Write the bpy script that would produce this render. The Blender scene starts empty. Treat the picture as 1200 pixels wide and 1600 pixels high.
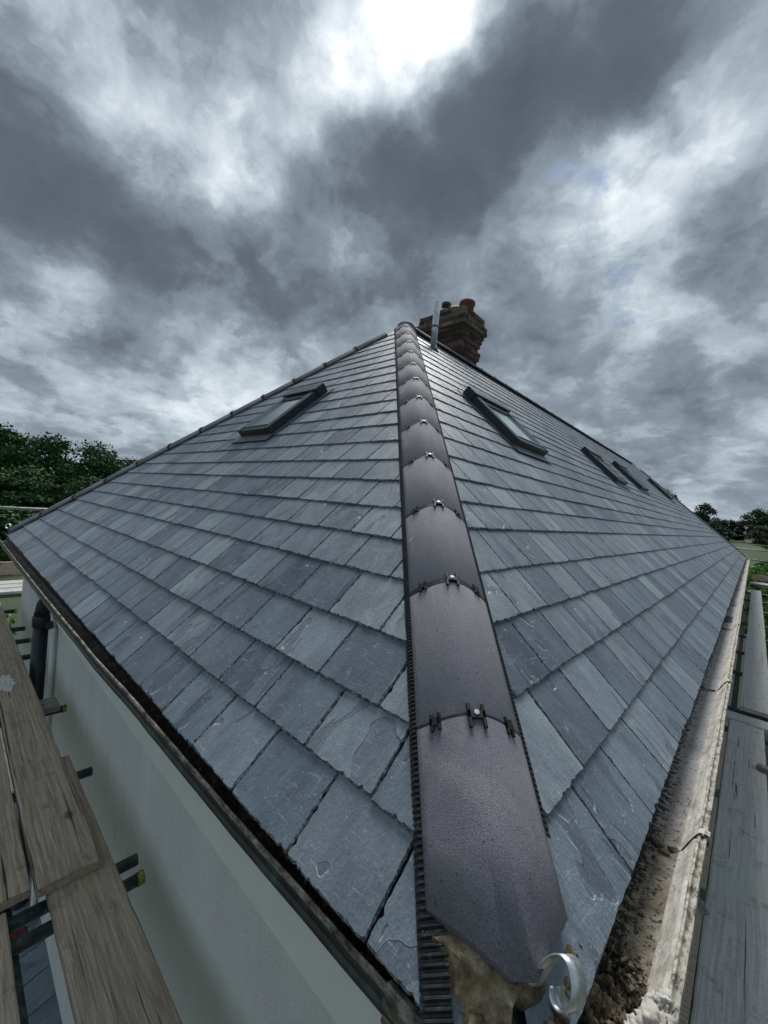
import bpy, bmesh, math, random
import numpy as np
from mathutils import noise as mn
from mathutils import Matrix, Vector
random.seed(7); np.random.seed(7)
sc = bpy.context.scene
C = sc.collection
R = math.radians

# ------------------------------------------------------------ camera
cam = bpy.data.objects.new('camera', bpy.data.cameras.new('camera')); C.objects.link(cam)
CP = Vector((0.1546, -0.5562, 0.7954))
CR = Vector((0.73298, 0.67457, 0.08776)); CU = Vector((-0.07556, -0.04748, 0.99601)); CF = Vector((-0.67604, 0.73668, -0.01616))
M = Matrix.Identity(4)
for i in range(3):
    M[i][0] = CR[i]; M[i][1] = CU[i]; M[i][2] = -CF[i]; M[i][3] = CP[i]
cam.matrix_world = M
cam.data.sensor_fit = 'VERTICAL'; cam.data.sensor_height = 36; cam.data.sensor_width = 27
cam.data.lens = 629.95 / 1600 * 36
cam.data.clip_start = 0.02; cam.data.clip_end = 6000
sc.camera = cam

def seen(P):
    """distance and frame test, only used to rank which slates show largest"""
    d = Vector(P) - CP; w = d.dot(CF)
    if w < 0.05: return None
    return 600 + 629.95 * d.dot(CR) / w, 800 - 629.95 * d.dot(CU) / w, d.length

# ------------------------------------------------------------ world, sun, exposure
EL, AZ = 50.6, 125.4
SKYV = 0.445
world = bpy.data.worlds.new('World'); sc.world = world; world.use_nodes = True
nt = world.node_tree; nt.nodes.clear()

class N:
    """tiny node helper"""
    def __init__(s, tree): s.t = tree; s.nn = tree.nodes; s.l = tree.links
    def new(s, kind, **kw):
        n = s.nn.new(kind)
        for k, v in kw.items(): setattr(n, k, v)
        return n
    def put(s, sock, v):
        if isinstance(v, bpy.types.NodeSocket): s.l.new(v, sock)
        elif v is not None:
            if hasattr(sock, 'default_value') and sock.type == 'RGBA' and len(v) == 3: v = (*v, 1)
            sock.default_value = v
    def math(s, op, a, b=None, c=None, clamp=False):
        n = s.new('ShaderNodeMath', operation=op, use_clamp=clamp)
        s.put(n.inputs[0], a); s.put(n.inputs[1], b); s.put(n.inputs[2], c); return n.outputs[0]
    def vmath(s, op, a, b=None, sc_=None):
        n = s.new('ShaderNodeVectorMath', operation=op)
        s.put(n.inputs[0], a); s.put(n.inputs[1], b)
        if sc_ is not None: s.put(n.inputs[3], sc_)
        return n.outputs[1] if op in ('DOT_PRODUCT', 'LENGTH') else n.outputs[0]
    def noise(s, vec, scale, detail=4, rough=.55, dist=0., dim='3D', color=False):
        n = s.new('ShaderNodeTexNoise', noise_dimensions=dim)
        s.put(n.inputs['Vector'], vec); n.inputs['Scale'].default_value = scale; n.inputs['Detail'].default_value = detail
        n.inputs['Roughness'].default_value = rough; n.inputs['Distortion'].default_value = dist
        return n.outputs['Color'] if color else n.outputs['Fac']
    def voro(s, vec, scale, feature='F1', out='Distance', rnd=1.):
        n = s.new('ShaderNodeTexVoronoi', feature=feature); s.put(n.inputs['Vector'], vec)
        n.inputs['Scale'].default_value = scale; n.inputs['Randomness'].default_value = rnd; return n.outputs[out]
    def ramp(s, fac, stops, interp='LINEAR'):
        n = s.new('ShaderNodeValToRGB'); cr = n.color_ramp; cr.interpolation = interp
        while len(cr.elements) < len(stops): cr.elements.new(1)
        for e, (p, c) in zip(cr.elements, stops):
            e.position = p; e.color = (*c, 1) if hasattr(c, '__len__') else (c, c, c, 1)
        s.put(n.inputs[0], fac); return n.outputs[0]
    def mix(s, f, a, b, mode='MIX'):
        n = s.new('ShaderNodeMix', data_type='RGBA', blend_type=mode)
        s.put(n.inputs[0], f); s.put(n.inputs[6], a); s.put(n.inputs[7], b); return n.outputs[2]
    def mapr(s, v, a, b, c=0., d=1., smooth=False):
        n = s.new('ShaderNodeMapRange')
        if smooth: n.interpolation_type = 'SMOOTHSTEP'
        s.put(n.inputs[0], v)
        for i, x in enumerate((a, b, c, d)): n.inputs[i + 1].default_value = x
        return n.outputs[0]
    def mapping(s, vec, scale=(1, 1, 1), rot=(0, 0, 0), loc=(0, 0, 0)):
        n = s.new('ShaderNodeMapping'); s.put(n.inputs[0], vec)
        n.inputs['Scale'].default_value = scale; n.inputs['Rotation'].default_value = rot; n.inputs['Location'].default_value = loc
        return n.outputs[0]
    def bump(s, h, strength=.5, dist=.01, normal=None):
        n = s.new('ShaderNodeBump'); s.put(n.inputs['Height'], h)
        n.inputs['Strength'].default_value = strength; n.inputs['Distance'].default_value = dist
        if normal is not None: s.put(n.inputs['Normal'], normal)
        return n.outputs[0]

w = N(nt)
nish = w.new('ShaderNodeTexSky', sky_type='NISHITA'); nish.sun_disc = False
nish.sun_elevation = R(EL); nish.sun_rotation = R(90 - AZ)
clear = w.vmath('MULTIPLY', w.vmath('SCALE', nish.outputs[0], sc_=0.026), (.62, .80, 1.05))
tc = w.new('ShaderNodeTexCoord').outputs['Generated']
d = w.vmath('NORMALIZE', tc)
sep = w.new('ShaderNodeSeparateXYZ'); w.put(sep.inputs[0], d)
zc = w.math('ADD', w.math('MAXIMUM', sep.outputs[2], 0.0), 0.34)
comb = w.new('ShaderNodeCombineXYZ'); w.put(comb.inputs[0], sep.outputs[0]); w.put(comb.inputs[1], sep.outputs[1]); w.put(comb.inputs[2], zc)
flat = w.new('ShaderNodeVectorMath', operation='DIVIDE'); w.put(flat.inputs[0], comb.outputs[0])
c3 = w.new('ShaderNodeCombineXYZ')
for i in range(3): w.put(c3.inputs[i], zc)
w.put(flat.inputs[1], c3.outputs[0]); plane = flat.outputs[0]
# direction warped by noise so that the cloud masses get ragged edges
wn = w.vmath('SUBTRACT', w.noise(plane, 2.2, 3, .55, color=True), (0.5, 0.5, 0.5))
wn2 = w.vmath('SUBTRACT', w.noise(plane, 7.0, 5, .6, color=True), (0.5, 0.5, 0.5))
dw = w.vmath('NORMALIZE', w.vmath('ADD', w.vmath('ADD', d, w.vmath('SCALE', wn, sc_=0.30)), w.vmath('SCALE', wn2, sc_=0.12)))
MASSES = [(-0.365,0.540,0.758,420,0.60),(-0.440,0.480,0.760,260,0.34),(-0.520,0.440,0.732,260,0.14),(-0.594,0.394,0.701,150,0.12),
 (-0.781,0.195,0.594,420,0.20),(-0.782,0.1,0.616,260,0.08),(-0.741,0.306,0.598,295,0.2),(-0.593,0.439,0.675,764,0.16),
 (-0.285,0.754,0.591,272,0.26),(-0.128,0.795,0.593,231,0.3),(-0.208,0.86,0.465,195,0.26),(-0.044,0.723,0.69,584,0.16),
 (-0.037,0.788,0.614,846,0.12),(-0.948,0.077,0.307,420,0.14),(-0.865,0.44,0.244,127,0.13),(-0.971,0.193,0.139,44,0.1),
 (-0.062,0.988,0.14,110,0.12),(-0.435,0.829,0.351,163,0.1),(-0.503,0.524,0.687,1200,0.16),(-0.172,0.909,0.379,420,0.1),
 (-0.863,0.097,0.496,110,-0.26),(-0.846,0.28,0.453,108,-0.26),(-0.902,0.162,0.4,128,-0.12),(-0.567,0.496,0.657,485,-0.3),
 (-0.476,0.616,0.628,81,-0.3),(-0.326,0.625,0.709,225,-0.28),(-0.226,0.639,0.735,235,-0.22),(-0.059,0.866,0.496,351,-0.26),
 (-0.176,0.725,0.666,392,-0.12),(-0.591,0.614,0.522,102,-0.12),(-0.705,0.418,0.572,427,-0.14),(-0.109,0.956,0.272,128,-0.12),
 (-0.955,0.133,0.264,144,-0.1),(-0.827,0.044,0.561,900,-0.1),(-0.394,0.728,0.561,296,-0.12),(-0.805,0.421,0.418,249,-0.08)]
acc = None
for x, y, z, k, a in MASSES:
    dt = w.vmath('DOT_PRODUCT', dw, (x, y, z))
    e = w.math('EXPONENT', w.math('MULTIPLY_ADD', dt, k * .85, -k * .85))
    acc = w.math('MULTIPLY_ADD', e, a, acc if acc is not None else SKYV)
det = w.mapr(w.noise(w.vmath('ADD', plane, w.vmath('SCALE', wn2, sc_=.25)), 3.6, 5, .5, .2), .33, .67, 0, 1, True)
det2 = w.noise(w.mapping(plane, (1, 1, 1), (0, 0, .6)), 1.7, 4, .5, .4)
det3 = w.noise(w.vmath('ADD', d, w.vmath('SCALE', wn2, sc_=.12)), 8, 8, .6, .3)
det4 = w.mapr(w.noise(w.vmath('ADD', d, w.vmath('SCALE', wn, sc_=.2)), 5.0, 3, .5, 0.), .35, .65, 0, 1, True)
for n_, k_ in ((det, .22), (det2, .38), (det3, .56), (det4, .16)):
    acc = w.math('ADD', acc, w.math('MULTIPLY', w.math('SUBTRACT', n_, .5), k_))
v = w.math('MAXIMUM', acc, w.math('MULTIPLY_ADD', acc, .45, .08))
cloud = w.ramp(v, [(0.0, (.035, .043, .055)), (.22, (.055, .068, .084)), (.44, (.106, .129, .150)), (.62, (.195, .229, .254)), (.8, (.33, .358, .38)), (1.0, (.56, .565, .56))])
hole = None
for x, y, z, k in ((-0.304, 0.743, 0.596, 1500), (-0.263, 0.78, 0.568, 1500), (-0.226, 0.874, 0.43, 1500)):
    dt = w.vmath('DOT_PRODUCT', dw, (x, y, z)); e = w.math('EXPONENT', w.math('MULTIPLY_ADD', dt, k, -k))
    hole = e if hole is None else w.math('ADD', hole, e)
hm = w.mapr(w.math('MULTIPLY', hole, w.noise(plane, 9, 7, .7)), .16, .75, 0, .8, True)
skyc = w.mix(hm, cloud, clear)
bg = w.new('ShaderNodeBackground'); w.put(bg.inputs[0], skyc); bg.inputs[1].default_value = 0.95
wo = w.new('ShaderNodeOutputWorld'); w.l.new(bg.outputs[0], wo.inputs[0])

sun = bpy.data.objects.new('sun', bpy.data.lights.new('sun', 'SUN')); C.objects.link(sun)
sun.data.energy = 1.5; sun.data.angle = R(28); sun.data.color = (1, .975, .94)
sd = Vector((math.cos(R(EL)) * math.cos(R(AZ)), math.cos(R(EL)) * math.sin(R(AZ)), math.sin(R(EL))))
sun.rotation_euler = sd.to_track_quat('Z', 'Y').to_euler()
sc.view_settings.view_transform = 'Standard'; sc.view_settings.look = 'None'
sc.view_settings.exposure = 1.38; sc.view_settings.gamma = 1; sc.view_settings.use_curve_mapping = False
sc.cycles.max_bounces = 6; sc.cycles.use_denoising = True

# ------------------------------------------------------------ helpers
def obj(name, me, mat=None, parent=None, mw=None, smooth=False):
    if isinstance(me, bmesh.types.BMesh):
        m = bpy.data.meshes.new(name); me.to_mesh(m); me.free(); me = m
    if mat is not None and not me.materials:
        for x in (mat if isinstance(mat, (list, tuple)) else [mat]): me.materials.append(x)
    if smooth: me.polygons.foreach_set('use_smooth', [True] * len(me.polygons))
    o = bpy.data.objects.new(name, me); C.objects.link(o)
    if mw is not None: o.matrix_world = mw
    if parent is not None: o.parent = parent          # parents sit at the origin or are handled by the caller
    return o
def empty(name, loc=(0, 0, 0)):
    o = bpy.data.objects.new(name, None); C.objects.link(o); o.location = loc; o.empty_display_size = .1; return o
def tag(o, label, cat, group=None):
    o['label'] = label; o['category'] = cat
    if group: o['group'] = group
    return o
def pyd(name, v, f):
    m = bpy.data.meshes.new(name); m.from_pydata(v, [], f); m.update(); return m
def box(bm, lo, hi, mi=0, bev=0):
    (a, b, c), (d_, e, f) = lo, hi
    vs = [bm.verts.new(p) for p in ((a,b,c),(d_,b,c),(d_,e,c),(a,e,c),(a,b,f),(d_,b,f),(d_,e,f),(a,e,f))]
    fs = [bm.faces.new([vs[i] for i in q]) for q in ((3,2,1,0),(4,5,6,7),(0,1,5,4),(1,2,6,5),(2,3,7,6),(3,0,4,7))]
    for x in fs: x.material_index = mi
    if bev:
        bmesh.ops.bevel(bm, geom=list({e_ for x in fs for e_ in x.edges}), offset=bev, segments=1, affect='EDGES')
    return vs
def tube(bm, a, b, r, n=14, r2=None, caps=True, hollow=0):
    a, b = Vector(a), Vector(b); ax = (b - a).normalized(); r2 = r if r2 is None else r2
    u = ax.orthogonal().normalized(); v_ = ax.cross(u)
    def ring(p, rr): return [bm.verts.new(p + (u * math.cos(t) + v_ * math.sin(t)) * rr) for t in [2 * math.pi * k / n for k in range(n)]]
    A, B = ring(a, r), ring(b, r2)
    for k in range(n):
        f = bm.faces.new((A[k], A[(k+1) % n], B[(k+1) % n], B[k])); f.smooth = True
    if hollow:
        for P, ring0, s in ((a, A, 1), (b, B, -1)):
            I = ring(P, r * hollow); J = ring(P + ax * s * r * 3, r * hollow)
            for k in range(n):
                j = (k + 1) % n
                bm.faces.new((ring0[j], ring0[k], I[k], I[j]) if s > 0 else (ring0[k], ring0[j], I[j], I[k]))
                bm.faces.new((I[j], I[k], J[k], J[j]) if s > 0 else (I[k], I[j], J[j], J[k]))
            bm.faces.new(J if s < 0 else J[::-1])
    elif caps:
        bm.faces.new(A[::-1]); bm.faces.new(B)
def sweep(bm, path, r, n=12):
    rings = []
    for i, p in enumerate(path):
        p = Vector(p); t = (Vector(path[min(i+1, len(path)-1)]) - Vector(path[max(i-1, 0)])).normalized()
        u = t.cross(Vector((0.3, 0.2, 1))).normalized() if abs(t.z) < .97 else t.cross(Vector((1, 0, 0))).normalized()
        v_ = t.cross(u); rr = r[i] if hasattr(r, '__len__') else r
        rings.append([bm.verts.new(p + (u * math.cos(2*math.pi*k/n) + v_ * math.sin(2*math.pi*k/n)) * rr) for k in range(n)])
    for A, B in zip(rings, rings[1:]):
        for k in range(n):
            f = bm.faces.new((A[k], A[(k+1) % n], B[(k+1) % n], B[k])); f.smooth = True
    bm.faces.new(rings[0][::-1]); bm.faces.new(rings[-1])
def lathe(bm, prof, c=(0, 0, 0), n=20):
    rings = [[bm.verts.new((c[0] + r * math.cos(2*math.pi*k/n), c[1] + r * math.sin(2*math.pi*k/n), c[2] + z)) for k in range(n)] for r, z in prof]
    for A, B in zip(rings, rings[1:]):
        for k in range(n):
            f = bm.faces.new((A[k], A[(k+1) % n], B[(k+1) % n], B[k])); f.smooth = True
def extrude_profile(bm, prof, stations, closed=False, mi=0):
    """prof: 2D points; stations: functions mapping (a,b) to 3D"""
    rows = [[bm.verts.new(st(a, b)) for a, b in prof] for st in stations]
    n = len(prof)
    for A, B in zip(rows, rows[1:]):
        for k in range(n if closed else n - 1):
            f = bm.faces.new((A[k], A[(k+1) % n], B[(k+1) % n], B[k])); f.material_index = mi
    return rows

# ------------------------------------------------------------ materials
def mat(name, build):
    m = bpy.data.materials.new(name); m.use_nodes = True; t = m.node_tree; t.nodes.clear()
    n = N(t); p = n.new('ShaderNodeBsdfPrincipled'); o = n.new('ShaderNodeOutputMaterial'); t.links.new(p.outputs[0], o.inputs[0])
    build(n, p); return m
def setp(n, p, col=None, rough=None, metal=None, normal=None, spec=None):
    if col is not None: n.put(p.inputs['Base Color'], col)
    if rough is not None: n.put(p.inputs['Roughness'], rough)
    if metal is not None: n.put(p.inputs['Metallic'], metal)
    if normal is not None: n.put(p.inputs['Normal'], normal)
    if spec is not None: n.put(p.inputs['Specular IOR Level'], spec)
def ocoord(n, rnd=True, scale=37.):
    c = n.new('ShaderNodeTexCoord').outputs['Object']
    if not rnd: return c, None
    oi = n.new('ShaderNodeObjectInfo').outputs['Random']; gi = n.new('ShaderNodeNewGeometry').outputs['Random Per Island']
    r = n.math('FRACT', n.math('ADD', n.math('MULTIPLY', oi, 7.31), gi))
    cc = n.new('ShaderNodeCombineXYZ')
    n.put(cc.inputs[0], n.math('MULTIPLY', r, scale)); n.put(cc.inputs[1], n.math('MULTIPLY', r, scale * 1.7)); n.put(cc.inputs[2], n.math('MULTIPLY', r, scale * .6))
    return n.vmath('ADD', c, cc.outputs[0]), r

def b_slate(n, p):
    c, r = ocoord(n)
    r2 = n.math('FRACT', n.math('MULTIPLY', r, 13.7)); r3 = n.math('FRACT', n.math('MULTIPLY', r, 29.3))
    base = n.ramp(r2, [(0, (.086, .113, .148)), (.25, (.118, .152, .190)), (.5, (.150, .188, .226)), (.7, (.205, .245, .280)), (.8, (.118, .138, .176)), (.92, (.192, .232, .266)), (1, (.092, .117, .152))])
    cs = n.mapping(c, (1.0, .42, 1), (0, 0, .35))
    big = n.noise(cs, 9, 5, .6, .6)
    col = n.mix(n.mapr(big, .3, .7), n.mix(1., base, (.66, .68, .73), 'MULTIPLY'), n.mix(1., base, (1.34, 1.32, 1.26), 'MULTIPLY'))
    # cleft sheets: layers that split off leave lighter and darker tongues with an edge
    fl = n.noise(n.mapping(c, (1.3, .55, 1), (0, 0, -.5)), 6.5, 2.2, .5, .8)
    th = n.math('MULTIPLY_ADD', r3, .22, .50)
    dlt = n.math('SUBTRACT', fl, th)
    layer = n.mapr(dlt, -.004, .004)
    edge = n.math('MULTIPLY', n.mapr(n.math('ABSOLUTE', dlt), .0, .007, 1, 0), n.mapr(n.noise(c, 14, 3), .42, .62))
    col = n.mix(layer, col, n.mix(1., col, (.68, .69, .74), 'MULTIPLY'))
    col = n.mix(n.math('MULTIPLY', edge, .6), col, (.46, .50, .52))
    # grey scuffs and thin scratches left by handling
    sc1 = n.noise(n.mapping(c, (1.5, 9, 1), (0, 0, 1.1)), 10, 6, .72, 1.2)
    col = n.mix(n.mapr(sc1, .58, .74, 0, .6), col, (.46, .51, .54))
    wv = n.new('ShaderNodeTexWave'); wv.inputs['Scale'].default_value = 1.1; wv.inputs['Distortion'].default_value = 16; wv.inputs['Detail'].default_value = 4; wv.inputs['Detail Scale'].default_value = 2.2
    n.put(wv.inputs['Vector'], c)
    scr = n.math('MULTIPLY', n.mapr(wv.outputs['Fac'], .9985, 1.0), n.mapr(n.noise(c, 7, 3), .52, .66))
    col = n.mix(n.math('MULTIPLY', scr, .0), col, (.62, .64, .64))
    sl = n.noise(n.mapping(c, (60, 1.6, 1), (0, 0, .9)), 3.0, 3, .6, .15); sl = n.math('MULTIPLY', n.mapr(sl, .66, .72), n.mapr(n.noise(c, 8, 3), .5, .6)); col = n.mix(n.math('MULTIPLY', sl, .55), col, (.55, .58, .58))
    fine = n.noise(c, 240, 5, .7)
    col = n.mix(1., col, n.ramp(fine, [(.25, .68), (.75, 1.32)]), 'MULTIPLY')
    speck = n.mapr(n.noise(c, 75, 3, .6), .66, .73, 0, .6)
    col = n.mix(speck, col, (.44, .47, .49))
    st2 = n.noise(n.mapping(c, (9, .9, 1), (0, 0, .45)), 9, 5, .7, .5); col = n.mix(n.mapr(st2, .55, .75, 0, .35), col, (.30, .35, .37))
    gr = n.noise(n.mapping(c, (3, .8, 1), (0, 0, .3)), 30, 6, .65)
    h = n.math('ADD', n.math('MULTIPLY', gr, .35), n.math('MULTIPLY', layer, -.35)); h = n.math('ADD', h, n.math('MULTIPLY', n.noise(c, 130, 4, .7), .16)); h = n.math('ADD', h, n.math('MULTIPLY', big, .6))
    setp(n, p, col, n.mapr(gr, .3, .7, .40, .60), 0, n.bump(h, .9, .009), .5)
MAT_SLATE = mat('slate', b_slate)
def b_edge(n, p):
    c, _ = ocoord(n, False); k = n.noise(c, 120, 5, .75)
    setp(n, p, n.ramp(k, [(.36, (.040, .048, .058)), (.50, (.11, .13, .15)), (.62, (.46, .50, .53))]), .7, 0, n.bump(k, 1, .004))
MAT_EDGE = mat('broken_slate_edge', b_edge)
MAT_DECK = mat('slate_under', lambda n, p: setp(n, p, n.ramp(n.noise(ocoord(n, False)[0], 20, 5), [(.3, (.018, .022, .027)), (.7, (.045, .053, .06))]), .8))
def b_tile(n, p):
    c, r = ocoord(n)
    g = n.noise(c, 330, 3, .75); b = n.noise(c, 5, 5, .6)
    col = n.ramp(b, [(.3, (.122, .120, .145)), (.7, (.195, .192, .222))])
    col = n.mix(n.math('MULTIPLY', r, .75), col, (.235, .232, .26)); col = n.mix(n.mapr(n.noise(n.mapping(c, (.5, 2, 2)), 7, 6, .7), .5, .72, 0, .4), col, (.27, .275, .29))
    col = n.mix(1., col, n.ramp(g, [(.3, .62), (.5, 1.), (.72, 1.5)]), 'MULTIPLY')
    pit = n.mapr(n.noise(c, 120, 2), .68, .74, 0, .8); col = n.mix(pit, col, (.03, .03, .035))
    eff = n.mapr(n.noise(c, 9, 4, .7), .62, .85, 0, .35); col = n.mix(eff, col, (.30, .30, .33)); col = n.mix(n.mapr(n.noise(n.mapping(c, (1, 3, 3)), 3.2, 5, .65), .55, .75, 0, .35), col, (.075, .07, .08))
    wh = n.mapr(n.noise(n.mapping(c, (1, 1, 1), (0, 0, 0), (3, 1, 2)), 17, 2, .4), .765, .785, 0, .7); col = n.mix(wh, col, (.5, .5, .5))
    setp(n, p, col, .82, 0, n.bump(n.math('ADD', g, n.math('MULTIPLY', b, .4)), .8, .0026), .2)
MAT_TILE = mat('hip_tile_clay', b_tile)
MAT_PLASTIC = mat('black_plastic', lambda n, p: setp(n, p, n.ramp(n.noise(ocoord(n)[0], 30, 4), [(.35, (.010, .011, .013)), (.75, (.03, .033, .038))]), .6, None, None, .3))
def b_comb(n, p):
    c, _ = ocoord(n, False); k = n.noise(c, 60, 5, .7)
    setp(n, p, n.ramp(k, [(.4, (.012, .014, .017)), (.62, (.035, .04, .045)), (.74, (.30, .30, .29))]), .6)
MAT_COMB = mat('ribbed_roll', b_comb)
def b_steel(n, p):
    c, _ = ocoord(n, False); sp = n.voro(n.mapping(c, (1, 1, .5)), 90, out='Color')
    sp = n.new('ShaderNodeSeparateColor'); n.put(sp.inputs[0], n.voro(c, 110, out='Color'))
    col = n.ramp(sp.outputs[0], [(0, (.44, .48, .50)), (1, (.60, .64, .66))])
    col = n.mix(n.mapr(n.noise(c, 45, 5), .62, .7, 0, .7), col, (.22, .22, .21))
    setp(n, p, col, n.mapr(n.noise(c, 30, 4), .3, .7, .32, .5), .85)
MAT_STEEL = mat('galvanised_steel', b_steel)
def b_render(n, p):
    c, _ = ocoord(n, False)
    st = n.noise(n.mapping(c, (3, 3, .35)), 2.2, 5, .6); f = n.noise(c, 160, 4, .7)
    col = n.ramp(st, [(.3, (.64, .66, .64)), (.7, (.755, .77, .75))])
    col = n.mix(1., col, n.ramp(f, [(.25, .80), (.8, 1.14)]), 'MULTIPLY')
    col = n.mix(n.mapr(n.noise(c, 34, 5), .64, .76, 0, .4), col, (.36, .39, .37))
    dr = n.noise(n.mapping(c, (9, 9, .5)), 2.0, 5, .65, .3); col = n.mix(n.mapr(dr, .54, .72, 0, .35), col, (.40, .43, .40))
    pt = n.noise(c, 1.6, 3, .6); col = n.mix(n.mapr(pt, .4, .65, 0, .3), col, (.74, .77, .74))
    setp(n, p, col, .9, 0, n.bump(n.math('ADD', f, n.noise(c, 45, 5)), .7, .006), .25)
MAT_RENDER = mat('wall_render', b_render)
MAT_BAND = mat('smooth_render', lambda n, p: setp(n, p, n.ramp(n.noise(ocoord(n, False)[0], 8, 5), [(.3, (.70, .74, .72)), (.7, (.76, .79, .77))]), .8))
def b_gut_out(n, p):
    c, _ = ocoord(n, False); k = n.noise(c, 16, 6, .7)
    col = n.ramp(k, [(.45, (.012, .015, .016)), (.6, (.03, .04, .038)), (.72, (.055, .10, .085))])
    setp(n, p, col, .45, 0, n.bump(n.noise(c, 50, 5), .5, .004))
MAT_GUT_BLACK = mat('gutter_black_iron', b_gut_out)
def b_lip(n, p):
    c, _ = ocoord(n, False); k = n.noise(n.mapping(c, (.5, 1, 1)), 38, 6, .75); g = n.noise(c, 6, 3)
    col = n.ramp(k, [(.36, (.02, .02, .018)), (.48, (.13, .115, .09)), (.6, (.34, .31, .26)), (.72, (.5, .48, .42))])
    col = n.mix(n.math('MULTIPLY', n.mapr(g, .62, .66), n.mapr(k, .4, .55)), col, (.14, .42, .27))
    col = n.mix(n.mapr(n.noise(c, 4.2, 2), .60, .64, 0, .6), col, (.38, .40, .22))
    setp(n, p, col, .8, 0, n.bump(k, .9, .006))
MAT_LIP = mat('flaking_gutter_lip', b_lip)
def b_gut_in_l(n, p):
    c, _ = ocoord(n, False); k = n.noise(c, 30, 7, .72); x = n.new('ShaderNodeSeparateXYZ'); n.put(x.inputs[0], c)
    dirt = n.ramp(k, [(.38, (.010, .008, .006)), (.55, (.06, .048, .032)), (.72, (.22, .18, .12))])
    grey = n.ramp(k, [(.35, (.07, .068, .062)), (.6, (.22, .21, .19)), (.8, (.42, .39, .34))])
    f = n.mapr(n.math('ADD', x.outputs[0], n.math('MULTIPLY', n.noise(c, 3), 1.4)), -2.6, -1.2)
    setp(n, p, n.mix(f, grey, dirt), .9, 0, n.bump(k, 1, .01))
MAT_GUT_IN_L = mat('gutter_bed_dark', b_gut_in_l)
def b_gut_in_r(n, p):
    c, _ = ocoord(n, False); x = n.new('ShaderNodeSeparateXYZ'); n.put(x.inputs[0], c)
    k = n.noise(c, 55, 7, .75); b = n.noise(c, 7, 5, .6)
    pale = n.ramp(b, [(.3, (.33, .325, .34)), (.7, (.47, .465, .48))])
    brown = n.ramp(n.noise(c, 22, 6, .7), [(.3, (.11, .088, .06)), (.48, (.25, .205, .14)), (.62, (.42, .37, .28)), (.8, (.56, .50, .39))])
    near = n.mapr(n.math('ADD', x.outputs[1], n.math('MULTIPLY', b, .8)), .75, 2.0, 1, 0)
    col = n.mix(near, pale, brown)
    speck_shade = n.math('ADD', n.math('MULTIPLY', near, .05), n.mapr(x.outputs[0], .03, -.03, 0, .22))  # near grit specks, plus a shadow strip beside the slates painted into the bed
    col = n.mix(n.mapr(n.math('ADD', k, speck_shade), .58, .63, 0, .95), col, (.018, .016, .013))
    setp(n, p, col, .88, 0, n.bump(n.math('ADD', k, b), 1, .008))
MAT_GUT_IN_R = mat('gutter_bed_pale', b_gut_in_r)
def b_gut_front(n, p):
    c, _ = ocoord(n, False)
    k = n.noise(n.mapping(c, (1, .5, 1), (0, 0, .7)), 26, 7, .7); b = n.noise(c, 3.5, 4)
    col = n.ramp(k, [(.34, (.28, .26, .235)), (.5, (.44, .42, .385)), (.68, (.56, .54, .50))])
    col = n.mix(n.mapr(n.noise(c, 70, 6, .75), .57, .66, 0, .85), col, (.06, .055, .045)); col = n.mix(n.mapr(n.noise(c, 12, 5, .65), .5, .64, 0, .55), col, (.16, .145, .115))
    col = n.mix(n.mapr(b, .55, .75, 0, .45), col, (.17, .16, .13))
    setp(n, p, col, .85, 0, n.bump(k, .7, .006))
MAT_GUT_FRONT = mat('gutter_front_paint', b_gut_front)
def b_lip_r(n, p):
    c, _ = ocoord(n, False); k = n.noise(n.mapping(c, (1, .6, 1)), 60, 7, .75)
    col = n.ramp(k, [(.40, (.09, .08, .06)), (.5, (.36, .34, .28)), (.66, (.60, .58, .51))])
    setp(n, p, col, .75, 0, n.bump(k, 1, .006))
MAT_LIP_R = mat('cream_gutter_lip', b_lip_r)
def b_dirt(n, p):
    c, _ = ocoord(n, False); k = n.noise(c, 28, 7, .7)
    setp(n, p, n.ramp(k, [(.34, (.015, .012, .010)), (.46, (.08, .062, .042)), (.58, (.24, .19, .125)), (.74, (.56, .52, .42))]), .95, 0, n.bump(n.noise(c, 70, 6, .7), 1, .012))
MAT_DIRT = mat('crumbled_mortar_and_moss', b_dirt)
def b_moss(n, p):
    c, r = ocoord(n)
    setp(n, p, n.ramp(r, [(0, (.012, .010, .008)), (.5, (.05, .038, .026)), (.8, (.2, .16, .11)), (1, (.45, .40, .32))]), .95)
MAT_CHIPS = mat('gutter_litter', b_moss)
def b_mortar(n, p):
    c, _ = ocoord(n, False); k = n.noise(c, 40, 6, .7)
    setp(n, p, n.ramp(k, [(.3, (.16, .112, .058)), (.5, (.32, .245, .145)), (.66, (.52, .46, .35))]), .95, 0, n.bump(n.math('ADD', k, n.noise(c, 150, 5, .7)), 1, .01))
MAT_MORTAR = mat('ochre_mortar', b_mortar)
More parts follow.
